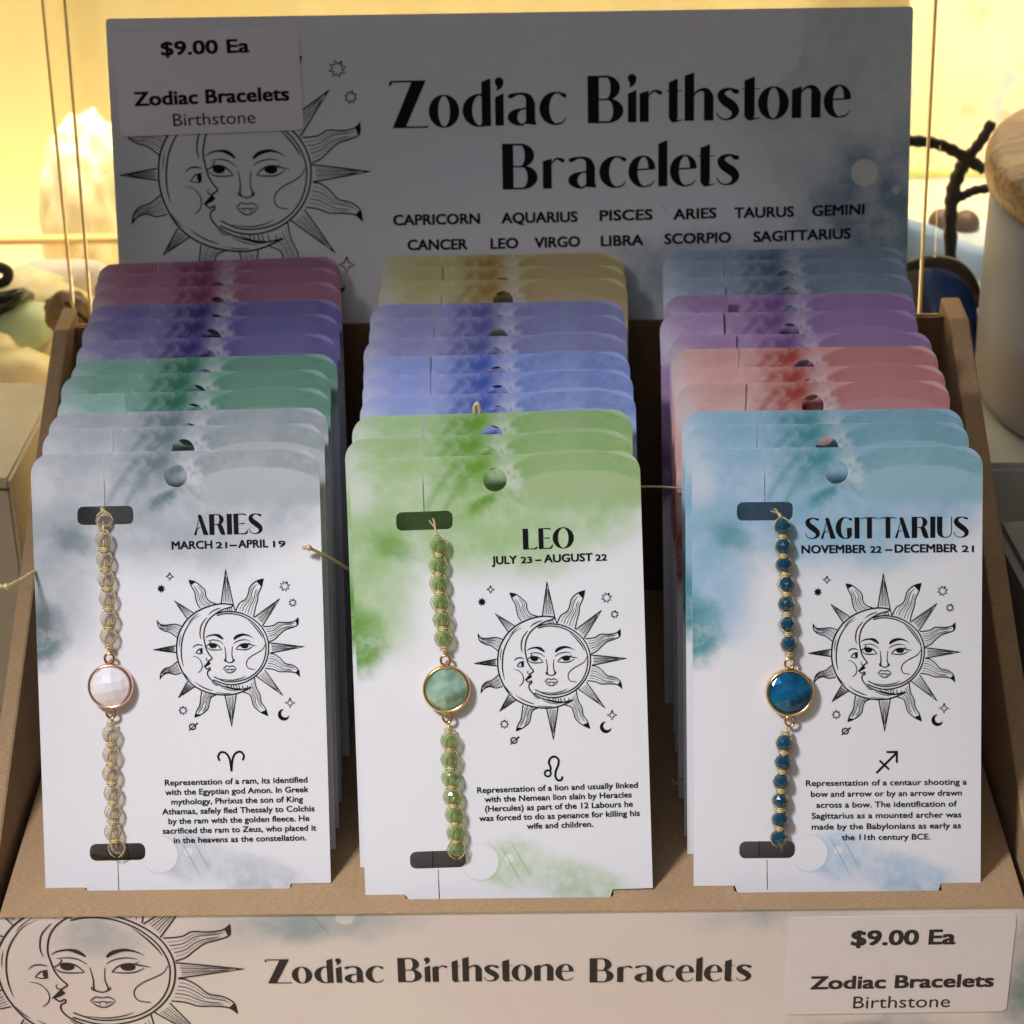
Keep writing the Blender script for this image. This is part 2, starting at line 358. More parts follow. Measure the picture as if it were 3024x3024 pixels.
# --- sans lettering from Blender's own font
_fc = {}
def font_mesh(body, bold):
    key = (body, bold)
    if key in _fc: return _fc[key]
    cu = bpy.data.curves.new('t', 'FONT'); cu.body = body; cu.size = 1; cu.offset = bold; cu.resolution_u = 3; cu.dimensions = '2D'; cu.fill_mode = 'FRONT'
    o = bpy.data.objects.new('t', cu); C.objects.link(o)
    me = bpy.data.meshes.new_from_object(o.evaluated_get(bpy.context.evaluated_depsgraph_get()))
    v = [tuple(x.co) for x in me.vertices]; f = [tuple(p.vertices) for p in me.polygons]
    bpy.data.objects.remove(o); bpy.data.curves.remove(cu); bpy.data.meshes.remove(me)
    _fc[key] = (v, f); return v, f
CAPH = max(p[1] for p in font_mesh('H', 0)[0])
def letters(ink, body, x0, x1, y0, cap, bold=0.0, slope=0.0):
    v, f = font_mesh(body, 0.0); a = min(p[0] for p in v); b = max(p[0] for p in v)
    sx = (x1-x0)/(b-a); sy = cap/CAPH; e = bold*cap/0.7
    for ox, oy in (((-e, -e*0.6), (e, -e*0.6), (-e, e*0.6), (e, e*0.6), (0, 0)) if bold else ((0, 0),)):
        base = len(ink.v); z = ink.z()
        for p in v:
            X = x0+(p[0]-a)*sx+ox; ink.v.append((X, y0+p[1]*sy+oy+slope*(X-x0), z))
        ink.f += [tuple(base+i for i in g) for g in f]

# --- high-contrast display lettering, drawn in a box 0..w by 0..1 (capital height 1)
TK, TN = 0.235, 0.040
def g_stem(k, x, y0, y1, w=TK, slant=0.0): k.poly([(x, y0), (x+w, y0), (x+w, y1+slant), (x, y1)])
def ringseg(k, cx, cy, rx, ry, ix, iy, a0, a1, dx=0, n=26):
    z = k.z(); base = len(k.v)
    for i in range(n+1):
        a = R(a0+(a1-a0)*i/n); k.v += [(cx+rx*math.cos(a), cy+ry*math.sin(a), z), (cx+dx+ix*math.cos(a), cy+iy*math.sin(a), z)]
    for i in range(n): k.f.append((base+2*i, base+2*i+1, base+2*i+3, base+2*i+2))
def glyph(ch, k):
    T = 0.2
    if ch == 'Z':
        k.poly([(0.0, 0.88), (0.035, 0.90), (0.07, 0.965), (0.5, 0.965), (0.5, 1.0), (0.04, 1.0), (0.0, 0.96)]); k.poly([(0.05, 0), (0.33, 0), (0.80, 1.0), (0.5, 1.0)]); k.poly([(0.3, 0), (0.82, 0), (0.84, 0.05), (0.76, 0.03), (0.3, 0.035)]); return 0.84
    if ch == 'o': ringseg(k, 0.325, 0.335, 0.325, 0.35, 0.125, 0.325, 0, 360, n=40); return 0.65
    if ch == 'O': ringseg(k, 0.40, 0.5, 0.40, 0.515, 0.20, 0.48, 0, 360, n=44); return 0.80
    if ch == 'd':
        ringseg(k, 0.38, 0.335, 0.38, 0.35, 0.19, 0.322, 75, 285, dx=0.02, n=30); g_stem(k, 0.42, 0, 0.93, T, 0.08)
        k.ribbon([(0.4, 0.02, 0.03), (0.46, 0.08, 0.04), (0.5, 0.14, 0.02)]); k.ribbon([(0.38, 0.665, 0.03), (0.46, 0.62, 0.04), (0.5, 0.56, 0.02)]); return 0.62
    if ch == 'i':
        g_stem(k, 0, 0, 0.60, 0.19, 0.08); k.poly([(0.0, 0.95), (0.05, 1.01), (0.13, 1.01), (0.19, 0.95), (0.185, 0.87), (0.14, 0.79), (0.03, 0.74), (0.05, 0.81), (0.01, 0.88)], True); return 0.19
    if ch == 'a':
        ringseg(k, 0.30, 0.17, 0.30, 0.185, 0.12, 0.15, 95, 275, dx=0.03, n=20); g_stem(k, 0.40, 0.02, 0.45, T)
        k.poly([(0.4, 0.03), (0.6, 0.0), (0.63, 0.02), (0.6, 0.1), (0.4, 0.1)])
        k.ribbon([(0.29, 0.345, 0.03), (0.38, 0.35, 0.035), (0.45, 0.37, 0.02)]); k.ribbon([(0.28, 0.0, 0.03), (0.36, 0.03, 0.035), (0.42, 0.09, 0.03)])
        k.ribbon([(0.02, 0.60, 0.07), (0.10, 0.625, 0.09), (0.22, 0.66, 0.045), (0.36, 0.655, 0.06), (0.46, 0.58, 0.14), (0.5, 0.45, 0.195), (0.5, 0.4, 0.2)]); return 0.63
    if ch == 'c':
        ringseg(k, 0.36, 0.335, 0.36, 0.35, 0.17, 0.315, 82, 292, dx=0.03, n=30)
        k.ribbon([(0.38, 0.668, 0.03), (0.47, 0.655, 0.045), (0.55, 0.61, 0.085), (0.60, 0.60, 0.07)]); k.ribbon([(0.46, 0.015, 0.03), (0.53, 0.05, 0.03), (0.59, 0.13, 0.015)]); return 0.61
    if ch in 'BR':
        g_stem(k, 0, 0, 1.0); k.ribbon([(0.1, 0.98, 0.04), (0.42, 0.98, 0.04)], smooth=False)
        ringseg(k, 0.38, 0.74, 0.30, 0.26, 0.09, 0.225, -90, 90, dx=0.01)
        k.ribbon([(0.2, 0.50, 0.03), (0.4, 0.495, 0.035)], smooth=False)
        if ch == 'B':
            ringseg(k, 0.41, 0.26, 0.34, 0.26, 0.115, 0.225, -90, 90, dx=0.01); k.ribbon([(0.1, 0.02, 0.04), (0.44, 0.018, 0.04)], smooth=False); return 0.75
        k.ribbon([(0.40, 0.50, 0.12), (0.50, 0.42, 0.2), (0.56, 0.25, 0.22), (0.63, 0.08, 0.2), (0.74, 0.015, 0.03)]); return 0.76
    if ch == 'r':
        g_stem(k, 0, 0, 0.60, T, 0.06); k.ribbon([(0.17, 0.50, 0.015), (0.25, 0.61, 0.035), (0.34, 0.655, 0.045), (0.43, 0.62, 0.08), (0.49, 0.60, 0.06)]); return 0.5
    if ch == 't':
        g_stem(k, 0.06, 0.06, 0.82, 0.20, 0.08); k.ribbon([(0.16, 0.1, 0.2), (0.18, 0.04, 0.15), (0.26, 0.012, 0.035), (0.36, 0.03, 0.02)]); k.ribbon([(0, 0.645, 0.016), (0.36, 0.645, 0.016)], smooth=False); return 0.36
    if ch in 'hn':
        g_stem(k, 0, 0, 0.95 if ch == 'h' else 0.60, T, 0.07); k.ribbon([(0.17, 0.48, 0.015), (0.24, 0.60, 0.04), (0.36, 0.655, 0.06), (0.46, 0.62, 0.13), (0.51, 0.5, 0.2), (0.51, 0.4, 0.2), (0.51, 0.0, 0.2)], sub=5); return 0.61
    if ch == 's':
        k.ribbon([(0.46, 0.60, 0.075), (0.39, 0.60, 0.10), (0.30, 0.65, 0.05), (0.18, 0.63, 0.08), (0.11, 0.54, 0.15), (0.17, 0.42, 0.19), (0.31, 0.31, 0.20), (0.39, 0.19, 0.16), (0.34, 0.06, 0.08), (0.22, 0.012, 0.035), (0.10, 0.04, 0.03), (0.02, 0.16, 0.02)]); return 0.5
    if ch == 'e':
        ringseg(k, 0.34, 0.335, 0.34, 0.35, 0.16, 0.32, 80, 295, dx=0.03, n=30); ringseg(k, 0.34, 0.40, 0.28, 0.285, 0.10, 0.25, 0, 85, dx=0.02, n=12)
        k.ribbon([(0.17, 0.375, 0.036), (0.61, 0.39, 0.03)], smooth=False); k.ribbon([(0.46, 0.015, 0.03), (0.53, 0.05, 0.03), (0.60, 0.14, 0.015)]); return 0.62
    if ch == 'l': g_stem(k, 0, 0, 0.93, T, 0.08); return 0.2
    if ch == 'A':
        k.poly([(0.22, 0.93), (0.30, 1.0), (0.40, 0.97), (0.76, 0), (0.50, 0)], False); k.ribbon([(0.05, 0.0, 0.11), (0.10, 0.16, 0.10), (0.17, 0.40, 0.035), (0.26, 0.74, 0.03)]); k.ribbon([(0.12, 0.24, 0.06), (0.24, 0.34, 0.03), (0.36, 0.37, 0.02)]); return 0.76
    if ch == 'I': g_stem(k, 0, 0, 1.0); return TK
    if ch in 'EL':
        g_stem(k, 0, 0, 1.0); k.ribbon([(0.1, 0.018, 0.04), (0.5, 0.025, 0.05), (0.62, 0.06, 0.09), (0.69, 0.2, 0.02)] if ch == 'E' else [(0.1, 0.02, 0.04), (0.45, 0.022, 0.04), (0.55, 0.04, 0.07), (0.62, 0.12, 0.02)])
        if ch == 'E': k.ribbon([(0.1, 0.982, 0.04), (0.5, 0.975, 0.05), (0.62, 0.93, 0.06)]); k.ribbon([(0.26, 0.51, 0.025), (0.55, 0.52, 0.05)], smooth=False)
        return 0.69 if ch == 'E' else 0.62
    if ch == 'S':
        k.ribbon([(0.66, 0.90, 0.10), (0.56, 0.925, 0.09), (0.40, 0.975, 0.04), (0.22, 0.93, 0.10), (0.13, 0.80, 0.21), (0.20, 0.64, 0.25), (0.42, 0.47, 0.26), (0.58, 0.32, 0.23), (0.60, 0.17, 0.17), (0.48, 0.05, 0.07), (0.30, 0.02, 0.035), (0.12, 0.08, 0.04), (0.02, 0.27, 0.03)]); return 0.7
    if ch == 'G':
        ringseg(k, 0.45, 0.5, 0.45, 0.515, 0.22, 0.475, 78, 300, dx=0.03, n=34); k.ribbon([(0.5, 0.99, 0.03), (0.62, 0.97, 0.04), (0.72, 0.91, 0.10), (0.80, 0.90, 0.08)]); g_stem(k, 0.56, 0.13, 0.50, 0.23)
        k.ribbon([(0.52, 0.005, 0.03), (0.64, 0.06, 0.12), (0.68, 0.14, 0.22)]); return 0.8
    if ch == 'T':
        g_stem(k, 0.32, 0, 0.98); k.ribbon([(0, 0.93, 0.02), (0.12, 0.96, 0.035), (0.44, 0.98, 0.045), (0.76, 0.96, 0.035), (0.88, 0.93, 0.02)]); return 0.88
    if ch == 'U':
        k.ribbon([(0.12, 1.0, TK), (0.12, 0.35, TK), (0.16, 0.16, 0.19), (0.28, 0.04, 0.07), (0.42, 0.015, 0.035), (0.58, 0.09, 0.04), (0.66, 0.28, 0.04), (0.66, 1.0, 0.035)], sub=5); return 0.7
    return 0.3
def display(ink, ch, x0, x1, y0, cap):
    k = Ink(); glyph(ch, k); a = min(p[0] for p in k.v); b = max(p[0] for p in k.v)
    sx = (x1-x0)/(b-a); base = len(ink.v); z = ink.z()
    ink.v += [(x0+(p[0]-a)*sx, y0+p[1]*cap, z+p[2]*0.5) for p in k.v]; ink.f += [tuple(base+i for i in f) for f in k.f]

# --- the sun and moon drawing, traced in drawing units, returned in cm with its centre at 0,0
def sun_drawing(w=1.0):
    k = Ink()
    def rb(p, ww=None, **kw): k.ribbon([(q[0], -q[1], (q[2] if len(q) > 2 else ww)*w) for q in p], **kw)
    def fp(p, smooth=False): k.poly([(q[0], -q[1]) for q in p], smooth)
    rb([(905,525),(800,515),(700,528),(600,560),(500,612),(415,685),(350,780),(310,880),(298,1000),(308,1110),(345,1220),(410,1330),(490,1405),(600,1462),(720,1490),(850,1497),(960,1475),(1060,1430),(1100,1408)], 10)
    rb([(905,525),(885,548),(800,575),(720,620),(650,680),(605,760),(588,860),(600,940),(618,1010),(650,1065),(678,1100),(655,1122),(640,1134)], 9)
    fp([(640,1130),(664,1158),(640,1180),(600,1198),(580,1200),(610,1165)])
    rb([(600,1198),(628,1220),(655,1205),(657,1228),(632,1245),(634,1290),(680,1345),(760,1390),(870,1424),(960,1440),(1100,1410)], 9)
    rb([(720,625),(800,602),(870,597),(980,612),(1080,655),(1170,720),(1235,800),(1275,900),(1283,1000),(1265,1110),(1215,1210),(1130,1300),(1020,1360),(900,1385),(800,1375),(690,1335)], 9)
    rb([(730,642),(800,624),(870,620),(970,635),(1060,675),(1140,735),(1208,820),(1248,920),(1254,1010),(1233,1120),(1178,1220),(1090,1297),(990,1338),(880,1354),(790,1342),(695,1300)], 8)
    rb([(1065,690,2),(1130,755,8),(1190,830,8),(1220,885,2)]); rb([(760,1325,2),(880,1337,6),(980,1318,6),(1040,1290,2)])
    rb([(905,525),(925,590)], 7)
    def ray(l, r, wv, tipw):
        for side in (l, r):
            n = len(side); rb([(p[0], p[1], (tipw if i == 0 else 7.5)) for i, p in enumerate(side)])
        L = catmull([tuple(p) for p in l], 6); Q = catmull([tuple(p) for p in r], 6)
        samp = lambda A, t: (A[min(len(A)-1, int(t*(len(A)-1)))])
        for fr, t0, ww in ((0.34, 0.22, 4.2), (0.66, 0.30, 4.2), (0.5, 0.55, 2.6), (0.18, 0.30, 2.4), (0.82, 0.3, 2.4)):
            pts = []
            for j in range(8):
                t = t0+(0.97-t0)*j/7; a, b = samp(L, t), samp(Q, t); pts.append((a[0]+(b[0]-a[0])*fr, a[1]+(b[1]-a[1])*fr, ww if 0 < j else 1))
            rb(pts, sub=3)
        a = [samp(L, t) for t in (0, .06, .12, .18)] ; b = [samp(Q, t) for t in (.22, .15, .08)]
        fp(a+b)
    for tip, a, b in (((822,145),(775,512),(905,522)), ((1403,452),(1128,660),(1215,752)), ((1668,968),(1288,930),(1300,1040)), ((1440,1500),(1240,1220),(1150,1290)),
                      ((888,1838),(815,1498),(937,1488)), ((315,1532),(415,1355),(492,1408)), ((45,1017),(288,970),(290,1045)), ((272,485),(475,615),(410,678))):
        ray([tip, ((tip[0]+a[0])/2, (tip[1]+a[1])/2), a], [tip, ((tip[0]+b[0])/2, (tip[1]+b[1])/2), b], 0, 3)
    for l, r in (
        ([(428,265),(455,330),(490,390),(500,450),(520,520),(550,562)], [(428,265),(490,280),(555,325),(602,375),(612,440),(650,490),(722,518)]),
        ([(1227,242),(1150,270),(1085,330),(1065,400),(1040,460),(970,510),(930,590)], [(1227,242),(1205,330),(1170,410),(1165,470),(1140,560),(1120,655)]),
        ([(1600,655),(1560,695),(1480,710),(1390,710),(1330,745),(1230,758)], [(1600,655),(1595,730),(1530,765),(1460,790),(1400,840),(1350,890),(1290,918)]),
        ([(1618,1292),(1600,1215),(1540,1170),(1460,1150),(1400,1090),(1340,1050),(1296,1045)], [(1618,1292),(1570,1250),(1490,1240),(1400,1240),(1330,1215),(1250,1205)]),
        ([(1278,1718),(1250,1640),(1205,1570),(1190,1490),(1150,1410),(1130,1305)], [(1278,1718),(1200,1680),(1130,1620),(1105,1550),(1080,1490),(1010,1462)]),
        ([(490,1742),(510,1680),(545,1610),(555,1540),(565,1460)], [(490,1742),(560,1710),(630,1650),(650,1570),(670,1520),(722,1495)]),
        ([(118,1335),(130,1270),(170,1220),(240,1195),(308,1140)], [(118,1335),(150,1290),(210,1265),(280,1280),(350,1262)]),
        ([(90,698),(120,740),(180,750),(280,740),(352,762)], [(90,698),(105,770),(160,810),(230,830),(305,885)])):
        ray(l, r, 1, 4)
    # face of the sun
    rb([(605,885,2),(640,862,8),(700,850,12),(750,862,22),(795,895,10)]); rb([(910,898,12),(945,865,22),(1010,845,16),(1070,855,8),(1120,882,2)])
    rb([(630,912,2),(700,905,6),(755,918,6),(800,952,3)]); rb([(905,945,3),(950,915,6),(1020,900,6),(1080,908,2)])
    rb([(612,975,6),(650,952,8),(690,945,9),(740,962,8),(782,1008,5)]); rb([(618,985,4),(660,1010,7),(720,1013,7),(778,1008,4)]); k.ell(688, -968, 40, 27)
    rb([(932,1003,5),(970,962,8),(1025,942,9),(1090,952,8),(1150,965,2)]); rb([(932,1003,4),(1000,1008,7),(1060,1002,7),(1115,970,3)]); k.ell(1024, -965, 42, 27)
    rb([(640,955,2),(660,925,7),(650,915,1)]); rb([(1060,945,6),(1090,925,1)])
    rb([(812,972,4),(825,1060,7),(824,1125,9),(850,1145,7),(880,1147,7),(904,1125,9),(890,1060,6),(895,972,4)]); rb([(812,1110,3),(812,1128,7),(830,1140,4)]); rb([(915,1108,3),(914,1126,7),(898,1140,4)])
    rb([(798,1212,4),(830,1184,7),(866,1190,6),(900,1184,7),(936,1210,4),(902,1246,7),(868,1258,7),(832,1246,7),(798,1212,4)]); rb([(812,1214,2),(840,1222,7),(868,1216,5),(896,1222,7),(924,1212,2)]); rb([(850,1226,2),(850,1240,5)]); rb([(886,1226,2),(886,1240,5)])
    rb([(1245,950,3),(1220,1000,5),(1170,1035,6),(1100,1075,6),(1055,1120,6),(1046,1170,6),(1072,1208,6),(1136,1218,4)])
    # face of the moon
    rb([(470,992,2),(500,965,7),(540,958,8),(578,966,4)]); rb([(502,1048,4),(535,1010,8),(580,995,5)]); rb([(502,1048,4),(545,1055,7),(578,1048,6)]); k.ell(562, -1024, 15, 28)
    rb([(470,1082,2),(520,1095,5),(558,1135,6),(572,1185,6),(560,1230,6),(528,1260,4)]); rb([(616,1100,3),(616,1122,6),(640,1132,6),(655,1122,5)]); rb([(625,1095,3),(617,1103,3)])
    # shading lines on the crescent
    rb([(560,900,4),(548,840,8),(562,750,8),(610,680,5),(625,672,2)]); rb([(638,632,2),(690,592,7),(740,570,6),(772,558,2)])
    rb([(555,640,1),(470,690,4),(400,790,8),(362,890,9),(348,1000,9),(352,1100,8),(370,1190,3)]); rb([(540,615,1),(470,670,5),(420,730,1)]); rb([(345,850,1),(330,920,5),(325,990,1)])
    rb([(375,1260,2),(410,1310,6),(455,1350,2)]); rb([(490,1358,2),(560,1405,7),(640,1440,7),(690,1452,2)]); rb([(670,1355,2),(710,1385,7),(745,1398,2)]); rb([(770,1412,2),(850,1440,6),(940,1455,2)]); rb([(720,1470,2),(820,1482,5),(880,1476,2)])
    for x in (880, 905, 935, 962, 1000, 1050): rb([(x, 1390), (x+12, 1425+ (x-880)*0.03)], 6)
    rb([(820,1395,4),(900,1425,8),(990,1432,8)])
    for x in (840, 862, 884): rb([(x, 560), (x+6, 596)], 5)
    def star(cx, cy, ro, ri, n, ww, fill=False, a0=90):
        p = [(cx+(ro if i % 2 == 0 else ri)*math.cos(R(a0+i*180/n)), -cy+(ro if i % 2 == 0 else ri)*math.sin(R(a0+i*180/n))) for i in range(2*n)]
        if fill: k.poly(p)
        else: k.ribbon([(x, y, ww*w) for x, y in p]+[(p[0][0], p[0][1], ww*w)], smooth=False)
    star(225, 228, 42, 17, 4, 7); star(133, 360, 46, 27, 8, 7, True, 80); star(1455, 320, 56, 30, 8, 8, False, 60); star(1540, 497, 42, 24, 8, 8, False, 75); star(1513, 1575, 54, 20, 4, 7); star(367, 1668, 46, 27, 8, 8)
    k.ribbon([(468+32*math.cos(R(a)), -1843+30*math.sin(R(a)), 9*w) for a in range(0, 360, 30)], closed=True, sub=3); rb([(430,1885,8),(470,1845,6),(525,1803,12)])
    out = [(1445+62*math.cos(R(a)), -(1705)+62*math.sin(R(a))) for a in range(95, 346, 12)]
    inn = [(1462+45*math.cos(R(a)), -(1690)+45*math.sin(R(a))) for a in range(335, 104, -14)]
    k.poly(out+inn)
    t = R(1.73); sc = 0.002278
    k.v = [(((x-870)*math.cos(t)+(y+991)*math.sin(t))*sc, (-(x-870)*math.sin(t)+(y+991)*math.cos(t))*sc, z) for x, y, z in k.v]
    return k

# ------------------------------------------------------------------ the setting
TZ = -4.6
M_TABLE = plain('table_cover', hexc(226, 206, 160), 0.7, var=0.06, scale=20)
M_WALL = plain('wall_paint', hexc(240, 214, 150), 0.8, var=0.03, scale=6)
m = MB(); m.box((-150, -60, TZ-3), (150, 62, TZ)); tag(m.build('table_top', M_TABLE), kind='structure')
m = MB(); m.box((-150, 58, -60), (150, 61, 120)); tag(m.build('wall', M_WALL), kind='structure')
m = MB(); m.box((-300, -300, -90), (300, 300, -86)); tag(m.build('floor', plain('floor_vinyl', hexc(120, 112, 104), 0.6)), kind='structure')

# ------------------------------------------------------------------ display box
BX0, BX1 = -12.55, 12.15         # inner faces
LEANH = 0.2757; HY = 13.43
box = thing('display_box', 'brown cardboard counter display box holding three rows of bracelet cards', 'display box')
box.rotation_euler.z = -0.0075
box.location = Vector((0, 0.20, -0.17))*CM
def plate(outline, holes, t, name, mat, parent, uvwh=None, uvox=0, zfun=None, grid=0.0, edge_mat=None):
    """flat sheet in local XY with holes, thickness t below z=0 (cm)"""
    pts = []; edges = []
    for loop in [outline]+holes:
        b = len(pts); pts += [Vector(p) for p in loop]; edges += [(b+i, b+(i+1) % len(loop)) for i in range(len(loop))]
    def inside(x, y):
        c = False
        for loop in [outline]+holes:
            n = len(loop); j = n-1
            for i in range(n):
                xi, yi = loop[i]; xj, yj = loop[j]
                if (yi > y) != (yj > y) and x < (xj-xi)*(y-yi)/(yj-yi)+xi: c = not c
                j = i
        return c
    if grid:
        xs = [p[0] for p in outline]; ys = [p[1] for p in outline]
        x = min(xs)+grid/2
        while x < max(xs):
            y = min(ys)+grid/2
            while y < max(ys):
                if inside(x, y) and all((p.x-x)**2+(p.y-y)**2 > (grid*0.3)**2 for p in pts[:len(pts)]): pts.append(Vector((x, y)))
                y += grid
            x += grid
    r = geometry.delaunay_2d_cdt([p.to_2d() for p in pts], edges, [], 0, 1e-5)
    V = r[0]; F = [f for f in r[2] if inside(sum(V[i].x for i in f)/3, sum(V[i].y for i in f)/3)]
    n = len(V); zf = zfun or (lambda x, y: 0.0)
    vs = [(v.x, v.y, zf(v.x, v.y)) for v in V]+[(v.x, v.y, zf(v.x, v.y)-t) for v in V]
    fs = []; cnt = {}
    for f in F:
        a = list(f)
        if (V[a[1]]-V[a[0]]).cross(V[a[2]]-V[a[0]]) < 0: a.reverse()
        fs.append(tuple(a)); fs.append(tuple(i+n for i in reversed(a)))
        for i in range(3):
            e = (a[i], a[(i+1) % 3]); cnt[e] = 1
    for (a, b) in list(cnt):
        if (b, a) not in cnt: fs.append((b, a, a+n, b+n))
    me = bpy.data.meshes.new(name); me.from_pydata([Vector(v)*CM for v in vs], [], fs)
    if edge_mat:
        me.materials.append(mat); me.materials.append(edge_mat)
        for p in me.polygons:
            if len(p.vertices) == 4: p.material_index = 1
    if uvwh:
        uv = me.uv_layers.new(name='UVMap')
        for lp in me.loops:
            x, y, _ = vs[lp.vertex_index]; uv.data[lp.index].uv = ((x+uvox)/uvwh[0], y/uvwh[1])
    return link(name, me, parent, mat)
def rrect(x0, y0, x1, y1, r, n=6):
    out = []
    for cx, cy, a in ((x1-r, y1-r, 0), (x0+r, y1-r, 90), (x0+r, y0+r, 180), (x1-r, y0+r, 270)):
        out += [(cx+r*math.cos(R(a+90*i/n)), cy+r*math.sin(R(a+90*i/n))) for i in range(n+1)]
    return out
POS = [[(-8.14,0.41,0.0068),(-8.1,1.74,0.0079),(-8.06,2.6,0.0091),(-8.06,3.71,0.0103),(-8.1,4.81,0.0115),(-7.97,5.74,0.0127),(-8.04,6.97,0.0138),(-8.04,8.29,0.015),(-8.02,9.27,0.0162),(-8.09,10.45,0.0174),(-8.16,11.5,0.0186),(-8.2,12.28,0.0197)],
 [(-0.27,-0.05,0.0185),(-0.45,1.04,0.0165),(-0.38,2.22,0.0145),(-0.25,3.32,0.0124),(-0.27,4.53,0.0104),(-0.32,5.64,0.0084),(-0.39,6.79,0.0063),(-0.32,8.04,0.0043),(-0.36,8.98,0.0023),(-0.21,10.55,0.0002),(-0.22,11.51,-0.0018),(-0.27,12.39,-0.0038)],
 [(7.74,0.07,-0.0057),(7.68,1.34,-0.0049),(7.66,2.09,-0.0042),(7.63,3.68,-0.0034),(7.67,4.6,-0.0027),(7.68,5.77,-0.0019),(7.7,6.64,-0.0012),(7.56,8.08,-0.0004),(7.71,9.23,0.0003),(7.82,10.53,0.001),(7.87,11.71,0.0018),(7.93,12.48,0.0025)]]
LEAN = 0.4473; L = 10.48
# floor insert with one slot per card
holes = []
for c in range(3):
    for k in range(12):
        x, y, _ = POS[c][k]; holes.append(rrect(x-2.53, y-0.49, x+2.55, y-0.15, 0.12, 3))
plate([(BX0-0.02, -0.93), (BX1+0.02, -0.93), (BX1+0.02, 13.85), (BX0-0.02, 13.85)], holes, 0.14, 'slotted_floor', M_KRAFT, box)
# rolled front edge and front band
m = MB(); prof = [(-0.9, 0.002), (-0.97, -0.002), (-1.01, -0.014), (-1.03, -0.035), (-1.01, -0.056), (-0.98, -0.06), (-0.9, -0.06)]
vs = [(x, y, z) for x in (BX0-0.66, BX1+0.86) for y, z in prof]; n = len(prof)
m.add(vs, [(i, i+1, n+i+1, n+i) for i in range(n-1)]+[(n-1, 0, n, 2*n-1), tuple(range(n)), tuple(range(2*n-1, n-1, -1))])
m.build('rolled_front_edge', M_KRAFT, box)
fp_ = plate([(-13.4, TZ+0.01), (13.2, TZ+0.01), (13.2, -0.065), (-13.4, -0.065)], [], 0.1, 'front_band', M_FRONT, box, (27, 5), 13.5)
for v in fp_.data.vertices: pass
uvl = fp_.data.uv_layers[0]
for lp in fp_.data.loops:
    co = fp_.data.vertices[lp.vertex_index].co; uvl.data[lp.index].uv = ((co.x*100+13.5)/27, (co.y*100+4.8)/5)
fp_.rotation_euler.x = math.pi/2; fp_.location = Vector((0, -0.99, 0))*CM
m = MB(); m.box((-13.3, -0.88, TZ+0.02), (13.1, -0.70, -0.15)); m.build('front_wall', M_KRAFT_D, box)
# side walls: doubled board, top slopes from the front edge up to the back
def zr(y): return 0.07+min(max(0.0, 0.505*(y+0.2)), 7.9)
for s, xi, xo, xt in ((-1, BX0, -13.28, -12.86), (1, BX1, 13.02, 12.46)):
    ys = [-0.86, -0.2, 3, 6, 9, 12, 15.5, 17.0]
    m = MB(); V = []; F = []
    for y in ys:
        z = zr(y); V += [(xi, y, TZ+0.02), (xt, y, z-0.04), (xt+s*0.05, y, z), (xo-s*0.05, y, z), (xo, y, z-0.05), (xo, y, TZ+0.02)]
    for i in range(len(ys)-1):
        for k in range(6): F.append((i*6+k, i*6+(k+1) % 6, (i+1)*6+(k+1) % 6, (i+1)*6+k))
    F += [tuple(range(6)), tuple(range(len(V)-1, len(V)-7, -1))]
    m.add(V, F); m.build('side_wall', M_KRAFT, box)
# back wall, leaning like the header it carries
def backpt(x, h, off=0): return (x, 14.38+h*1.02*math.sin(LEANH)+off*math.cos(LEANH), -0.55+h*1.02*math.cos(LEANH)-off*math.sin(LEANH))
m = MB(); m.hexa([backpt(-12.85, -4.3, -0.32), backpt(12.5, -4.3, -0.32), backpt(12.5, -4.3, -0.08), backpt(-12.85, -4.3, -0.08), backpt(-12.85, 8.25, -0.32), backpt(12.5, 8.25, -0.32), backpt(12.5, 8.25, -0.08), backpt(-12.85, 8.25, -0.08)])
m.build('back_wall', M_KRAFT_D, box)
m = MB(); m.hexa([(-13.25, HY+1.35, TZ+0.03), (13.0, HY+1.35, TZ+0.03), (13.0, HY+1.6, TZ+0.03), (-13.25, HY+1.6, TZ+0.03), backpt(-13.2, 8.25, 0.3), backpt(12.95, 8.25, 0.3), backpt(12.95, 8.25, 0.5), backpt(-13.2, 8.25, 0.5)])
m.build('outer_back_wall', M_KRAFT, box)
for x0, x1 in ((-13.2, -12.7), (12.45, 12.95)):
    m = MB(); m.hexa([backpt(x0, 0, -0.3), backpt(x1, 0, -0.3), backpt(x1, 0, 0.3), backpt(x0, 0, 0.3), backpt(x0, 8.2, -0.3), backpt(x1, 8.2, -0.3), backpt(x1, 8.2, 0.3), backpt(x0, 8.2, 0.3)])
    m.build('back_fold', M_KRAFT, box)
m = MB(); m.box((BX0, -0.6, -4.45), (BX1, HY-0.2, -4.3)); m.build('base_board', M_KRAFT_D, box)
SUN = sun_drawing()
def sun_at(parent, cx, cy, sc, mat, z0=0.012, clip=None, fat=1.0, zf=None):
    k = Ink(); s = SUN if fat == 1.0 else sun_drawing(fat)
    k.v = [(x*sc+cx, y*sc+cy, z) for x, y, z in s.v]; k.f = list(s.f)
    return k.build('sun_and_moon_drawing', mat, parent, z0, clip, zf)
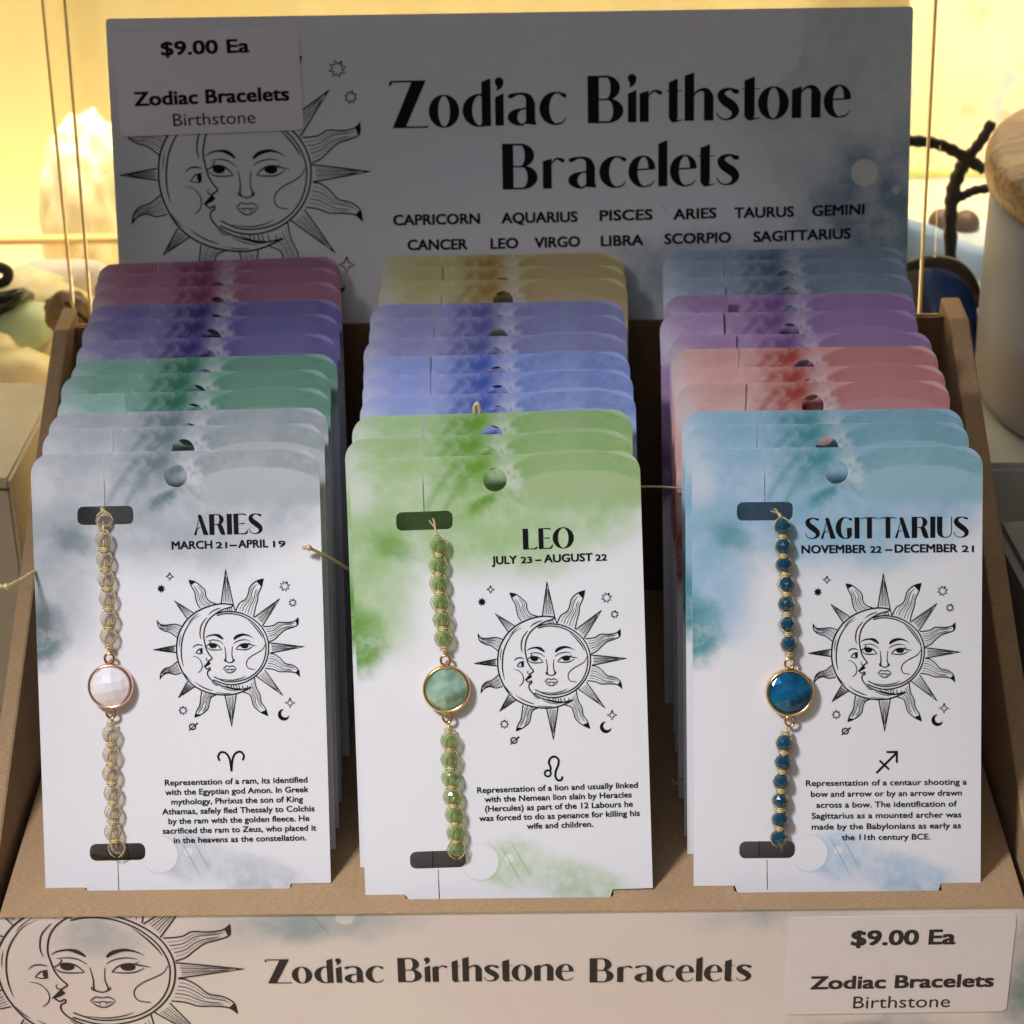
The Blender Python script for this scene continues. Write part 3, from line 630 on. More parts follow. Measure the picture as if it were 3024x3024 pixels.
# print on the front band
sun_at(fp_, -10.3, -1.73, 1.94, M_INK2, 0.01, [((0, -0.075, 0), (0, 1, 0)), ((-13.38, 0, 0), (-1, 0, 0)), ((0, TZ+0.05, 0), (0, -1, 0))], 1.15)
k = Ink()
HW1 = [('Z',25,178),('o',180,302),('d',315,428),('i',445,480),('a',495,610),('c',622,730),('B',815,957),('i',975,1010),('r',1022,1113),('t',1128,1192),('h',1202,1318),('s',1328,1420),('t',1428,1502),('o',1495,1618),('n',1630,1746),('e',1757,1866)]
HW2 = [('B',476,616),('r',637,725),('a',738,850),('c',862,970),('e',978,1085),('l',1097,1133),('e',1143,1250),('t',1253,1322),('s',1328,1420)]
for ch, a, b in HW1: display(k, ch, -6.26+(a-25)*0.0041, -6.26+(b-25)*0.0041, -2.2, 0.755)
for ch, a, b in HW2: display(k, ch, 1.68+(a-476)*0.0042, 1.68+(b-476)*0.0042, -2.27, 0.755)
k.build('title_lettering', M_INK2, fp_)
st = MB(); st_o = None
def sticker(parent, corners, r, lines, ink, z=0.02):
    (x0, y0), (x1, y1) = corners
    o = plate(rrect(0, 0, x1-x0, y1-y0, r, 5), [], 0.012, 'price_sticker', M_STICK, parent)
    o.location = Vector((x0, y0, z))*CM
    k = Ink()
    for body, a, b, base, cap, bold in lines: letters(k, body, a-x0, b-x0, base-y0, cap, bold)
    k.build('price_lettering', ink, o, 0.006); return o
sk = sticker(fp_, ((6.52, -3.36), (12.0, -0.30)), 0.16, [('$9.00 Ea', 8.06, 10.56, -1.19, 0.44, 0.036), ('Zodiac Bracelets', 7.13, 11.6, -2.55, 0.39, 0.036), ('Birthstone', 8.2, 10.59, -3.19, 0.38, 0.0)], M_INK2)
sk.rotation_euler.z = 0.006

# ------------------------------------------------------------------ header card
hd = thing('header_card', 'large printed header card with sun and moon drawing and title behind the cards', 'header card', (0.001, 14.584, -0.70)); hd.scale = (1.02, 1.02, 1.02)
hd.rotation_euler.x = math.pi/2-LEANH
x0h, x1h = 0.084-11.234, 0.084+11.234
board = plate(rrect(x0h, 6.9, x1h, 16.87, 0.08, 2), [], 0.06, 'board', M_HEADER, hd, (24, 18), 12)
sun_at(hd, -7.39, 12.55, 1.917, M_INK, fat=1.1)
k = Ink()
for ch, a, b in HW1: display(k, ch, -3.31+(a-25)*0.00703, -3.31+(b-25)*0.00703, 13.74+(a-25)*0.00007, 1.31)
k.build('title_lettering', M_INK, hd)
k = Ink()
for ch, a, b in HW2: display(k, ch, -0.18+(a-476)*0.00709, -0.18+(b-476)*0.00709, 11.98+(a-476)*0.00004, 1.28)
k.build('title_lettering', M_INK, hd)
k = Ink()
for body, a, ya, b, yb in (('CAPRICORN',-3.29,11.02,-0.85,11.03),('AQUARIUS',-0.22,11.03,1.92,11.04),('PISCES',2.57,11.06,4.05,11.07),('ARIES',4.66,11.06,5.86,11.09),('TAURUS',6.39,11.08,8.06,11.09),('GEMINI',8.6,11.1,10.06,11.13),
    ('CANCER',-2.9,10.31,-1.22,10.31),('LEO',-0.54,10.31,0.23,10.32),('VIRGO',0.71,10.32,1.99,10.34),('LIBRA',2.6,10.34,3.79,10.35),('SCORPIO',4.41,10.37,6.28,10.39),('SAGITTARIUS',6.94,10.39,9.69,10.45)):
    letters(k, body, a, b, ya, 0.285, 0.034, (yb-ya)/(b-a))
k.build('sign_names_lettering', M_INK, hd)
sk = sticker(hd, ((-10.90, 13.62), (-5.74, 16.5)), 0.14, [('$9.00 Ea', -9.58, -7.14, 15.82, 0.36, 0.036), ('Zodiac Bracelets', -10.43, -6.11, 14.46, 0.37, 0.036), ('Birthstone', -9.39, -7.08, 13.86, 0.34, 0.0)], M_INK, 0.045)
sk.rotation_euler.z = 0.022

# ------------------------------------------------------------------ bracelet cards
SLX = -1.735
def card_outline(slot_dx=0.0):
    r = 0.5; W2 = 3.5; g = 0.011
    out = [(-2.5, -0.19), (-2.38, -0.5), (2.42, -0.5), (2.52, -0.19), (W2, -0.19)]
    out += [(W2-r+r*math.cos(R(a)), L-r+r*math.sin(R(a))) for a in range(0, 91, 10)]
    # cut down into the upper slot
    sx0, sx1, sy0, sy1 = SLX-0.68, SLX+0.68, 8.73, 9.18
    slot = rrect(sx0, sy0, sx1, sy1, 0.14, 4)
    # walk round the slot starting right of the cut, clockwise
    up = [p for p in slot]; 
    right_top = [p for p in up[:5]]                       # corner at upper right, from (x1,y) to (x,y1)
    seq = [(SLX+g, sy1)]+list(reversed(right_top))+list(reversed(slot[15+6:]))+list(reversed(slot[14:21]))
    out += [(SLX+g, L), (SLX+g, sy1)]
    c = 0.14; q = lambda cx, cy, a0, a1: [(cx+c*math.cos(R(a0+(a1-a0)*i/4)), cy+c*math.sin(R(a0+(a1-a0)*i/4))) for i in range(5)]
    out += q(sx1-c, sy1-c, 90, 0)+q(sx1-c, sy0+c, 0, -90)+q(sx0+c, sy0+c, 270, 180)+q(sx0+c, sy1-c, 180, 90)
    out += [(SLX-g, sy1), (SLX-g, L)]
    out += [(-W2+r+r*math.cos(R(a)), L-r+r*math.sin(R(a))) for a in range(90, 181, 10)]
    out += [(-W2, -0.19)]
    return out
def dens(pts, step=0.9):
    out = []
    for i, p in enumerate(pts):
        q = pts[(i+1) % len(pts)]; d = math.hypot(q[0]-p[0], q[1]-p[1]); n = max(1, int(d/step))
        out += [(p[0]+(q[0]-p[0])*j/n, p[1]+(q[1]-p[1])*j/n) for j in range(n)]
    return out
M_CORE = plain('white_card_core', (0.86, 0.86, 0.86, 1), 0.6)
OUT = dens(card_outline()); g = 0.012
HOLE = [(0.0+0.285*math.cos(R(a)), 9.88+0.285*math.sin(R(a))) for a in range(0, 360, 15)]
def lower_slot():
    sx0, sx1, sy0, sy1 = SLX+0.03-0.68, SLX+0.03+0.68, 0.47, 0.90
    return rrect(sx0, sy0, sx1, sy1, 0.16, 4)
HS = [HOLE, lower_slot()]
SLIT2 = [(SLX+0.03-g, -0.30), (SLX+0.03+g, -0.30), (SLX+0.03+g, 0.44), (SLX+0.03-g, 0.44)]
HS.append(SLIT2)
rnd = random.Random(3)
FLAP = {(0, 3): -0.38, (0, 6): -0.3, (0, 1): -0.08, (2, 9): -0.42, (2, 8): 0.55, (2, 7): -0.6, (1, 10): 0.12, (2, 6): 0.12, (2, 10): -0.08, (1, 5): 0.1, (0, 5): -0.06, (2, 3): 0.1, (2, 4): -0.05}
ROWS = [('left', ['grey', 'green', 'indigo', 'crimson']), ('middle', ['lime', 'blue', 'lilac', 'gold']), ('right', ['teal', 'coral', 'violet', 'slate'])]
CNAME = dict(grey='grey', green='sea green', indigo='indigo', crimson='crimson', lime='lime green', blue='bright blue', lilac='dull lilac blue', gold='mustard gold', teal='pale teal blue', coral='coral red', violet='violet', slate='dark slate blue')
ORD = ['frontmost', 'middle', 'rearmost']
cards = {}; ZF = {}
for c, (rown, cols) in enumerate(ROWS):
    for k in range(12):
        x, y, rot = POS[c][k]; colr = cols[k//3]; fl = FLAP.get((c, k), rnd.uniform(-0.03, 0.06)); bow = rnd.uniform(-0.04, 0.05) if k else (0.05, 0.035, 0.045)[c]; tw = rnd.uniform(-0.07, 0.07) if k else (0.05, -0.04, 0.04)[c]
        def zf(px, py, fl=fl, bow=bow, tw=tw):
            z = bow*((px/3.5)**2)*2*max(0, py/L)**2+tw*(px/3.5)*max(0, py/L)**2
            if px < SLX and py > 9.0: z += fl*((py-9.0)/1.48)**1.4
            return z
        if k == 0: lab = {0: 'frontmost grey washed ARIES bracelet card of the left row', 1: 'frontmost lime green LEO bracelet card of the middle row', 2: 'frontmost pale blue SAGITTARIUS bracelet card of the right row'}[c]
        else: lab = '%s of the three %s bracelet cards in the %s row' % (ORD[k % 3], CNAME[colr], rown)
        if (c, k) == (0, 3): lab += ', flap bent forward'
        o = plate(OUT, HS, 0.055, 'bracelet_card', CM_[colr], None, (7.0, 10.5), 3.5, zf, 1.3, M_CORE)
        tag(o, lab, 'bracelet card', 'bracelet cards standing in the %s row of the box' % rown)
        o.matrix_world = Matrix.Translation(Vector((x, y, 0))*CM) @ Matrix.Rotation(math.pi/2-LEAN, 4, 'X') @ Matrix.Rotation(rot, 4, 'Z')
        cards[c, k] = o; ZF[c, k] = zf
def card_print(c, title, dates, sun, sym, lines, note_y, bold=0.012):
    o = cards[c, 0]; k = Ink()
    for ch, a, b in title[0]: display(k, ch, a, b, title[1], title[2])
    k.build('title_lettering', M_INK, o, 0.012, None, ZF[c, 0])
    k = Ink()
    for body, a, b, h in dates[0]: letters(k, body, a, b, dates[1], dates[2]*h, 0.034)
    k.build('date_lettering', M_INK, o, 0.012, None, ZF[c, 0])
    sun_at(o, sun[0], sun[1], 1.0, M_INK, 0.012, fat=1.45, zf=ZF[c, 0])
    k = Ink(); sym(k); k.build('zodiac_symbol', M_INK, o, 0.012, None, ZF[c, 0])
    k = Ink()
    for i, (body, a, b) in enumerate(lines): letters(k, body, a, b, note_y[0]+(note_y[1]-note_y[0])*i/(len(lines)-1), 0.138, bold)
    k.build('story_lettering', M_INK, o, 0.012, None, ZF[c, 0])
fa = lambda x: 2.08-(1225-x)*0.001519
def sym_aries(k):
    for s in (-1, 1): k.ribbon([(1.145+s*0.28, 2.89), (1.145+s*0.315, 3.0), (1.145+s*0.24, 3.10), (1.145+s*0.12, 3.07), (1.145+s*0.035, 2.92), (1.145, 2.62)], 0.05)
def sym_leo(k):
    k.ribbon([(1.035+0.075*math.cos(R(a)), 2.715+0.075*math.sin(R(a)), 0.045) for a in range(0, 360, 30)], closed=True, sub=3)
    k.ribbon([(1.09, 2.77), (1.11, 2.85), (1.07, 2.97), (1.11, 3.08), (1.21, 3.12), (1.30, 3.05), (1.30, 2.93), (1.23, 2.76), (1.22, 2.62), (1.28, 2.535), (1.36, 2.55), (1.39, 2.63)], 0.05)
def sym_sag(k):
    k.ribbon([(0.95, 2.55), (1.45, 3.05)], 0.05, smooth=False); k.ribbon([(1.20, 3.065), (1.475, 3.065)], 0.05, smooth=False); k.ribbon([(1.45, 3.08), (1.45, 2.80)], 0.05, smooth=False); k.ribbon([(1.03, 2.86), (1.26, 2.64)], 0.05, smooth=False)
lt = lambda x0, x, a, s: x0+(x-a)*s
card_print(0, ([(ch, fa(a), fa(b)) for ch, a, b in (('A',125,355),('R',372,628),('I',655,735),('E',762,990),('S',1000,1225))], 8.43, 0.50),
    ([('MARCH', -0.14, 0.835, 1), ('21', 0.934, 1.20, 0.8), ('-', 1.268, 1.435, 1), ('APRIL', 1.48, 2.20, 1), ('19', 2.33, 2.62, 0.8)], 8.10, 0.185), (1.20, 5.655), sym_aries,
    [(t, lt(-0.49, a, 905, 0.00438), lt(-0.49, b, 905, 0.00438)) for t, a, b in (('Representation of a ram, its identified',905,1700),('with the Egyptian god Amon. In Greek',905,1705),('mythology, Phrixus the son of King',938,1672),('Athamas, safely fled Thessaly to Colchis',885,1735),('by the ram with the golden fleece. He',918,1705),('sacrificed the ram to Zeus, who placed it',885,1742),('in the heavens as the constellation.',945,1685))], (2.31, 0.88), 0.024)
card_print(1, ([('L', 0.62, 0.97), ('E', 1.0, 1.34), ('O', 1.34, 1.85)], 8.18, 0.50),
    ([('JULY', -0.14, 0.45, 1), ('23', 0.56, 0.82, 0.8), ('-', 0.91, 1.04, 1), ('AUGUST', 1.12, 2.28, 1), ('22', 2.36, 2.63, 0.8)], 7.85, 0.185), (1.215, 5.46), sym_leo,
    [(t, lt(-0.69, a, 797, 0.00426), lt(-0.69, b, 797, 0.00426)) for t, a, b in (('Representation of a lion and usually linked',797,1712),('with the Nemean lion slain by Heracles',838,1675),('(Hercules) as part of the 12 Labours he',838,1680),('was forced to do as penance for killing his',803,1718),('wife and children.',1073,1450))], (2.29, 1.37), 0.024)
fs = lambda x: 3.17-(1795-x)*0.00232
card_print(2, ([(ch, fs(a), fs(b)) for ch, a, b in (('S',97,250),('A',262,415),('G',415,585),('I',612,662),('T',672,862),('T',868,1050),('A',1032,1188),('R',1205,1382),('I',1398,1448),('U',1467,1622),('S',1638,1795))], 8.28, 0.51),
    ([('NOVEMBER', -0.85, 0.70, 1), ('22', 0.81, 1.07, 0.8), ('-', 1.17, 1.33, 1), ('DECEMBER', 1.40, 2.90, 1), ('21', 3.01, 3.29, 0.8)], 7.93, 0.19), (1.17, 5.50), sym_sag,
    [(t, lt(-0.76, a, 720, 0.00437), lt(-0.76, b, 720, 0.00437)) for t, a, b in (('Representation of a centaur shooting a',720,1615),('bow and arrow or by an arrow drawn',748,1587),('across a bow. The identification of',778,1560),('Sagittarius as a mounted archer was',752,1585),('made by the Babylonians as early as',752,1583),('the 11th century BCE.',920,1412))], (2.25, 0.91), 0.02)

# ------------------------------------------------------------------ bracelets
def bead_glass(name, col, lo=0.22, hi=0.95):
    m = gem(name, col, 0.0, 0.06, 0.0, tuple(x*0.8 for x in col[:3])+(1,)); nt = m.node_tree; b = nt.nodes['Principled BSDF']
    tr = N(nt, 'ShaderNodeBsdfTransparent'); tr.inputs[0].default_value = tuple(0.35+0.65*x for x in col[:3])+(1,)
    lw = N(nt, 'ShaderNodeLayerWeight'); lw.inputs[0].default_value = 0.5; mx = N(nt, 'ShaderNodeMixShader')
    nt.links.new(mrange(nt, lw.outputs['Facing'], 0.1, 0.9, lo, hi), mx.inputs[0]); nt.links.new(tr.outputs[0], mx.inputs[1]); nt.links.new(b.outputs[0], mx.inputs[2])
    nt.links.new(mx.outputs[0], nt.nodes['Material Output'].inputs[0]); return m
G_BEAD = [bead_glass('clear_bead_glass', (0.84, 0.75, 0.68, 1), 0.12, 0.85), bead_glass('green_bead_glass', (0.46, 0.60, 0.26, 1), 0.25, 0.85), bead_glass('blue_bead_glass', (0.008, 0.075, 0.15, 1), 0.8)]
G_OLD = [gem('clear_bead_glass', (0.96, 0.90, 0.86, 1), 0.35, 0.04, 0, (0.92, 0.86, 0.82, 1)), gem('green_bead_glass', (0.58, 0.72, 0.36, 1), 0.35, 0.04, 0, (0.38, 0.54, 0.20, 1)), gem('blue_bead_glass', (0.02, 0.14, 0.26, 1), 0.3, 0.05, 0, (0.005, 0.05, 0.12, 1))]
G_STONE = [gem('clear_faceted_stone', (0.97, 0.95, 0.98, 1), 0.0, 0.08, 0.1, (0.86, 0.78, 0.82, 1)), gem('green_faceted_stone', (0.60, 0.86, 0.68, 1), 0.0, 0.07, 0.45, (0.20, 0.36, 0.26, 1)), gem('blue_faceted_stone', (0.01, 0.22, 0.46, 1), 0.0, 0.10, 0.5, (0.004, 0.06, 0.16, 1))]
BL = [dict(up=[(-1.75,8.83),(-1.76,8.39),(-1.75,7.89),(-1.73,7.42),(-1.71,6.95),(-1.70,6.46),(-1.72,6.03)], pend=(-1.71,4.81), dn=[(-1.74,3.64),(-1.75,3.14),(-1.77,2.67),(-1.75,2.19),(-1.75,1.72),(-1.77,1.23),(-1.69,0.83)]),
      dict(up=[(-1.41,8.37),(-1.44,7.9),(-1.44,7.45),(-1.43,7.0),(-1.39,6.58),(-1.37,6.13)], pend=(-1.34,4.88), dn=[(-1.31,3.63),(-1.32,3.18),(-1.32,2.73),(-1.30,2.27),(-1.26,1.83),(-1.24,1.38),(-1.24,0.98)]),
      dict(up=[(-1.35,8.59),(-1.33,8.11),(-1.31,7.67),(-1.26,7.2),(-1.25,6.72),(-1.24,6.23),(-1.19,5.75)], pend=(-1.17,4.57), dn=[(-1.31,3.34),(-1.34,2.88),(-1.38,2.4),(-1.41,1.94),(-1.42,1.47),(-1.45,1.03)])]
def bead_mesh(name, r, rot):
    m = MB(); n = 9; prof = [(0.34, -0.93), (0.80, -0.62), (1.0, -0.18), (1.0, 0.18), (0.80, 0.62), (0.34, 0.93)]
    vs = []; 
    for i, (a, z) in enumerate(prof):
        for j in range(n):
            t = 2*math.pi*(j+0.5*(i % 2))/n+rot; vs.append((a*r*math.cos(t), z*r, a*r*math.sin(t)))
    fs = []
    for i in range(len(prof)-1):
        for j in range(n):
            a, b, c_, d = i*n+j, i*n+(j+1) % n, (i+1)*n+j, (i+1)*n+(j+1) % n
            fs += ([(a, b, d), (a, d, c_)] if i % 2 else [(a, b, c_), (b, d, c_)])
    fs += [tuple(range(n)), tuple(range(6*n-1, 5*n-1, -1))]
    m.add(vs, fs); return m
def stone_object(r, h, mat, parent, rot, cell=0.21):
    """round chequer-cut cabochon: a disc cut along a square grid and domed, every cell a flat facet"""
    bm = bmesh.new(); bmesh.ops.create_circle(bm, cap_ends=True, segments=40, radius=r)
    d0 = Vector((math.cos(rot), math.sin(rot), 0)); d1 = Vector((-d0.y, d0.x, 0))
    for d in (d0, d1):
        for i in range(-3, 4):
            if abs((i+0.5)*cell) < r*0.97: bmesh.ops.bisect_plane(bm, geom=list(bm.verts)+list(bm.edges)+list(bm.faces), plane_co=d*((i+0.5)*cell), plane_no=d)
    for v in bm.verts: v.co.z = h*(1-(v.co.x**2+v.co.y**2)/r**2*0.92)
    bm.normal_update()
    rim = [e for e in bm.edges if e.is_boundary]; q = bmesh.ops.extrude_edge_only(bm, edges=rim)
    for v in q['geom']:
        if isinstance(v, bmesh.types.BMVert): v.co.z = -0.12
    for v in bm.verts: v.co *= CM
    bmesh.ops.recalc_face_normals(bm, faces=bm.faces)
    me = bpy.data.meshes.new('stone'); bm.to_mesh(me); bm.free()
    return link('stone', me, parent, mat)
blab = ['clear beaded bracelet with round milky white stone on the grey ARIES card', 'pale green beaded bracelet with round green stone on the LEO card', 'dark blue beaded bracelet with round blue stone on the SAGITTARIUS card']
for c in range(3):
    b = BL[c]; x, y, rot = POS[c][0]
    root = thing('bracelet', blab[c], 'bracelet', (0, 0, 0), 'bracelets threaded through the front cards')
    root.matrix_world = cards[c, 0].matrix_world.copy()
    rb_ = [0.185, 0.2, 0.185][c]; zb = rb_+0.02; rr = random.Random(c)
    metas = []
    for i, (bx, by) in enumerate(b['up']+b['dn']):
        if i == 0: metas.append(bead_mesh('bead', rb_, 0.2).build('bead', G_BEAD[c], root)); o = metas[0]
        else: o = link('bead', metas[0].data, root)
        z = zb
        if by > 8.7: z = 0.08
        if by < 0.86 and c == 0: z = 0.05
        if by < 1.0 and c == 1: z = 0.15
        o.location = Vector((bx+rr.uniform(-.012, .012), by, z))*CM; o.rotation_euler = (rr.uniform(-.15, .15), rr.uniform(0, 6.28), rr.uniform(-.12, .12)); s = rr.uniform(0.95, 1.05); o.scale = (s, s*1.02, s)
    # macrame cord: strands round every bead and a wrapped knot between beads
    m = MB()
    for seq in (b['up'], b['dn']):
        for i, (bx, by) in enumerate(seq):
            q = rb_*1.10
            if c != 2 or i % 1 == 0:
                for s in (-1, 1):
                    zz = zb if by < 8.7 else 0.05
                    m.tube([(bx+s*0.03, by+q*1.15, zz), (bx+s*q*0.75, by+q*0.72, zz+0.01), (bx+s*q*1.03, by, zz-0.01), (bx+s*q*0.75, by-q*0.72, zz+0.01), (bx+s*0.03, by-q*1.15, zz)], 0.016, 6)
            if c == 3: m.tube([(bx, by+q*1.1, zb), (bx+0.02, by+q*0.9, zb+rb_*0.6), (bx+0.015, by+q*0.45, zb+rb_*0.96)], 0.02, 5)
        alls = list(seq)
        for (ax, ay), (bx, by) in zip(alls[:-1], alls[1:]):
            mx, my = (ax+bx)/2, (ay+by)/2; h = rr.uniform(0.022, 0.03); zk = zb+0.03 if my < 8.5 else 0.08
            for dy in (-0.042, 0.0, 0.042):
                wv = (0.085 if abs(dy) > 0.01 else 0.115)*rr.uniform(0.9, 1.15); sl = rr.uniform(-0.025, 0.025)
                m.tube([(mx-wv, my+dy-sl, zk-0.04), (mx-wv*0.5, my+dy, zk+0.05), (mx+wv*0.5, my+dy, zk+0.055), (mx+wv, my+dy+sl, zk-0.04)], h, 6)
            m.tube([(ax, ay, zb), (bx, by, zb)], 0.03, 6)
    px, py = b['pend']; (ux, uy) = b['up'][-1]; (dx, dy) = b['dn'][0]
    m.tube([(ux, uy-rb_, zb), ((ux*0.5+px*0.5), py+0.86, zb+0.02)], 0.035, 6); m.tube([(dx, dy+rb_, zb), (dx*0.5+px*0.5, py-0.86, zb+0.02)], 0.035, 6)
    for (kx, ky) in ((ux*0.7+px*0.3, uy-rb_-0.06), (dx*0.7+px*0.3, dy+rb_+0.06)):
        for q in (-0.03, 0.03): m.tube([(kx-0.09, ky+q, zb-0.03), (kx-0.04, ky+q+0.01, zb+0.06), (kx+0.05, ky+q-0.01, zb+0.06), (kx+0.09, ky+q, zb-0.03)], 0.028, 6)
    # ends passing through the slots
    tx, ty = b['up'][0]; m.tube([(tx, ty+rb_*0.8, zb if c else 0.06), (tx-0.06, ty+rb_+0.1, 0.04), (tx-0.1, max(ty+rb_+0.2, 8.95), -0.12), (tx-0.16, 9.0, -0.45)], 0.03, 6)
    m.tube([(tx+0.05, ty+rb_*0.8, 0.1), (tx-0.02, ty+rb_+0.12, 0.0), (tx-0.22, 8.95, -0.16), (tx-0.1, 8.85, -0.4)], 0.022, 6)
    bx, by = b['dn'][-1]; m.tube([(bx+0.03, by-rb_*0.6, 0.1), (bx+0.09, by-rb_-0.08, 0.0), (bx+0.12, 0.6, -0.2)], 0.022, 6)
    m.build('macrame_cord', M_CORD, root, smooth=True)
    # bezel with two loops, and the stone
    R0 = [0.52, 0.545, 0.55][c]
    m = MB(); m.lathe([(R0-0.06, 0.0), (R0, 0.0), (R0+0.035, 0.06), (R0+0.035, 0.2), (R0+0.005, 0.25), (R0-0.02, 0.255), (R0-0.05, 0.22), (R0-0.055, 0.12)], 48)
    o = m.build('bezel', M_ROSE if c == 0 else M_GOLD, root, smooth=True); o.location = Vector((px, py, 0.04))*CM
    zs = 0.16
    for s in (1, -1):
        mm = MB(); cy = s*(R0+0.15); mm.tube([(0.115*math.cos(R(a)), cy+0.125*math.sin(R(a)), zs+0.02*math.sin(R(a))) for a in range(0, 360, 24)], 0.036, 8, True)
        mm.hexa([(-0.1, s*(R0-0.01), 0.06), (0.1, s*(R0-0.01), 0.06), (0.06, cy-s*0.09, 0.1), (-0.06, cy-s*0.09, 0.1), (-0.1, s*(R0-0.01), 0.2), (0.1, s*(R0-0.01), 0.2), (0.06, cy-s*0.09, 0.18), (-0.06, cy-s*0.09, 0.18)])
        mm.build('bezel_loop', M_GOLD, o, smooth=True)
    so = stone_object(R0-0.04, 0.2, G_STONE[c], root, 0.15+0.12*c); so.location = Vector((px, py, 0.22))*CM
    if c == 0: so.location.x += -0.03*CM

# loose cord ends sticking out between the cards
def cord(label, pts, r=0.035, knot=None):
    m = MB(); m.tube(catmull([tuple(p) for p in pts], 5), r, 7)
    if knot is not None:
        p = Vector(knot); m.tube([p+Vector((-0.07, 0, 0.0)), p+Vector((-0.03, -0.01, 0.015)), p+Vector((0.03, 0, 0)), p+Vector((0.08, 0.01, -0.01))], [0.04, 0.085, 0.08, 0.03], 8)
        m.tube([p+Vector((-0.08, 0, 0.0)), p+Vector((-0.14, -0.02, 0.03))], [0.05, 0.05], 6)
    tag(m.build('cord_end', M_CORD, None, smooth=True), label, 'cord', 'loose gold cord ends of the bracelets')
a = at(912, 1618, 3.55); b2 = at(970, 1645, 3.9); c2 = at(1045, 1690, 4.6)
cord('gold cord end with knot over the right edge of the ARIES card', [a, b2, c2, at(1075, 1700, 5.2)], 0.04, a)
a = at(18, 1733, 2.2); cord('short gold cord end with dark knot left of the ARIES card', [a, at(60, 1712, 2.8), at(100, 1688, 3.6), at(140, 1672, 4.4)], 0.04, a)
cord('thin gold cord bridging the dark gap between LEO and SAGITTARIUS cards', [at(1880, 1438, 7.0), at(1930, 1437, 7.0), at(1990, 1440, 6.8), at(2040, 1444, 6.5)], 0.03)
cord('small gold cord thread low beside the SAGITTARIUS card', [at(1985, 2300, 3.0), at(1994, 2318, 3.0), at(2010, 2302, 3.2), at(2060, 2290, 3.4)], 0.025)
cord('gold cord loop seen beside the hole of the front bright blue card', [at(1400, 1222, 5.2), at(1402, 1198, 5.25), at(1412, 1194, 5.25), at(1418, 1222, 5.2)], 0.05)

# ------------------------------------------------------------------ things around and behind the box
M_ACR, nt, b = newmat('clear_acrylic')
for n_ in list(nt.nodes):
    if n_.type == 'BSDF_PRINCIPLED': nt.nodes.remove(n_)
tr = N(nt, 'ShaderNodeBsdfTransparent'); tr.inputs[0].default_value = (0.97, 0.98, 0.97, 1); gl = N(nt, 'ShaderNodeBsdfGlossy'); gl.inputs['Roughness'].default_value = 0.02
lw = N(nt, 'ShaderNodeLayerWeight'); lw.inputs[0].default_value = 0.15; mx_ = N(nt, 'ShaderNodeMixShader')
nt.links.new(math_(nt, 'MULTIPLY', lw.outputs['Fresnel'], 0.5), mx_.inputs[0]); nt.links.new(tr.outputs[0], mx_.inputs[1]); nt.links.new(gl.outputs[0], mx_.inputs[2]); nt.links.new(mx_.outputs[0], nt.nodes['Material Output'].inputs[0])
M_AEDGE = plain('acrylic_edge', hexc(240, 206, 140), 0.3, spec=0.6)
def acrylic(label, l0, l1, r0, r1, edges):
    root = thing('acrylic_panel', label, 'acrylic panel', (0, 0, 0), 'clear acrylic panels behind the box')
    t = Vector((0, 0.14, 0)); e = Vector((0.05, 0, 0))
    m = MB(); p = [l1+e, r1-e, r1-e+t, l1+e+t, l0+e, r0-e, r0-e+t, l0+e+t]; m.hexa(p); m.build('panel', M_ACR, root)
    for s, (a0, a1) in zip((-1, 1), ((l0, l1), (r0, r1))):
        if s not in edges: continue
        m = MB(); q = Vector((0.038, 0, 0)); m.hexa([a1-q, a1+q, a1+q+t, a1-q+t, a0-q, a0+q, a0+q+t, a0-q+t]); m.build('polished_edge', M_AEDGE, root)
def ext(px0, py0, px1, py1, Y0, Y1, up=0.35, dn=0.3):
    a, b = at(px0, py0, Y0), at(px1, py1, Y1); return a+(a-b)*up, b+(b-a)*dn
l0, l1 = ext(190, 0, 272, 985, 21.4, 19.4); r0, r1 = ext(2765, 0, 2716, 945, 21.4, 19.4)
acrylic('clear acrylic panel directly behind the header card, its edges left and right', l0, l1, r0, r1, (-1, 1))
l0, l1 = ext(124, 0, 222, 985, 23.6, 21.6); r0 = l0+Vector((27.5, 0, 0)); r1 = l1+Vector((27.0, 0, 0))
acrylic('second clear acrylic panel, its edge farthest left behind the box', l0, l1, r0, r1, (-1,))

def roundbox(name, lo, hi, mat, label, cat, bevel=0.12, rot=0, parts=None):
    cx, cy = (lo[0]+hi[0])/2, (lo[1]+hi[1])/2
    root = thing(name, label, cat, (cx, cy, lo[2])); root.rotation_euler.z = rot
    w, d, h = hi[0]-lo[0], hi[1]-lo[1], hi[2]-lo[2]
    m = MB(); m.box((-w/2, -d/2, 0), (w/2, d/2, h-0.0)); m.build('body', mat, root, bevel=bevel)
    return root, w, d, h
M_KBOX = plain('cream_kraft_box', hexc(216, 204, 180), 0.7, var=0.07, scale=60, bump=0.01, bscale=800)
M_LABEL = plain('white_label', hexc(226, 224, 220), 0.5)
root, w, d, h = roundbox('kraft_box', (-25, 14.9, TZ), (-14.5, 21.4, 3.6), M_KBOX, 'closed tan box with a small white label standing left of the display box', 'box', 0.1, R(-3.5))
m = MB(); m.box((w/2-3.2, -d/2-0.03, h-2.9), (w/2-0.75, -d/2-0.005, h-0.75)); m.build('label', M_LABEL, root)
m = MB(); m.box((w/2-3.0, -d/2-0.04, h-2.4), (w/2-2.2, -d/2-0.032, h-1.6)); m.build('label_mark', M_INK, root)
m = MB(); m.box((-w/2+0.02, -d/2-0.05, h-0.35), (w/2-0.02, -d/2-0.012, h-0.30)); m.build('lid_seam', M_KRAFT_D, root)

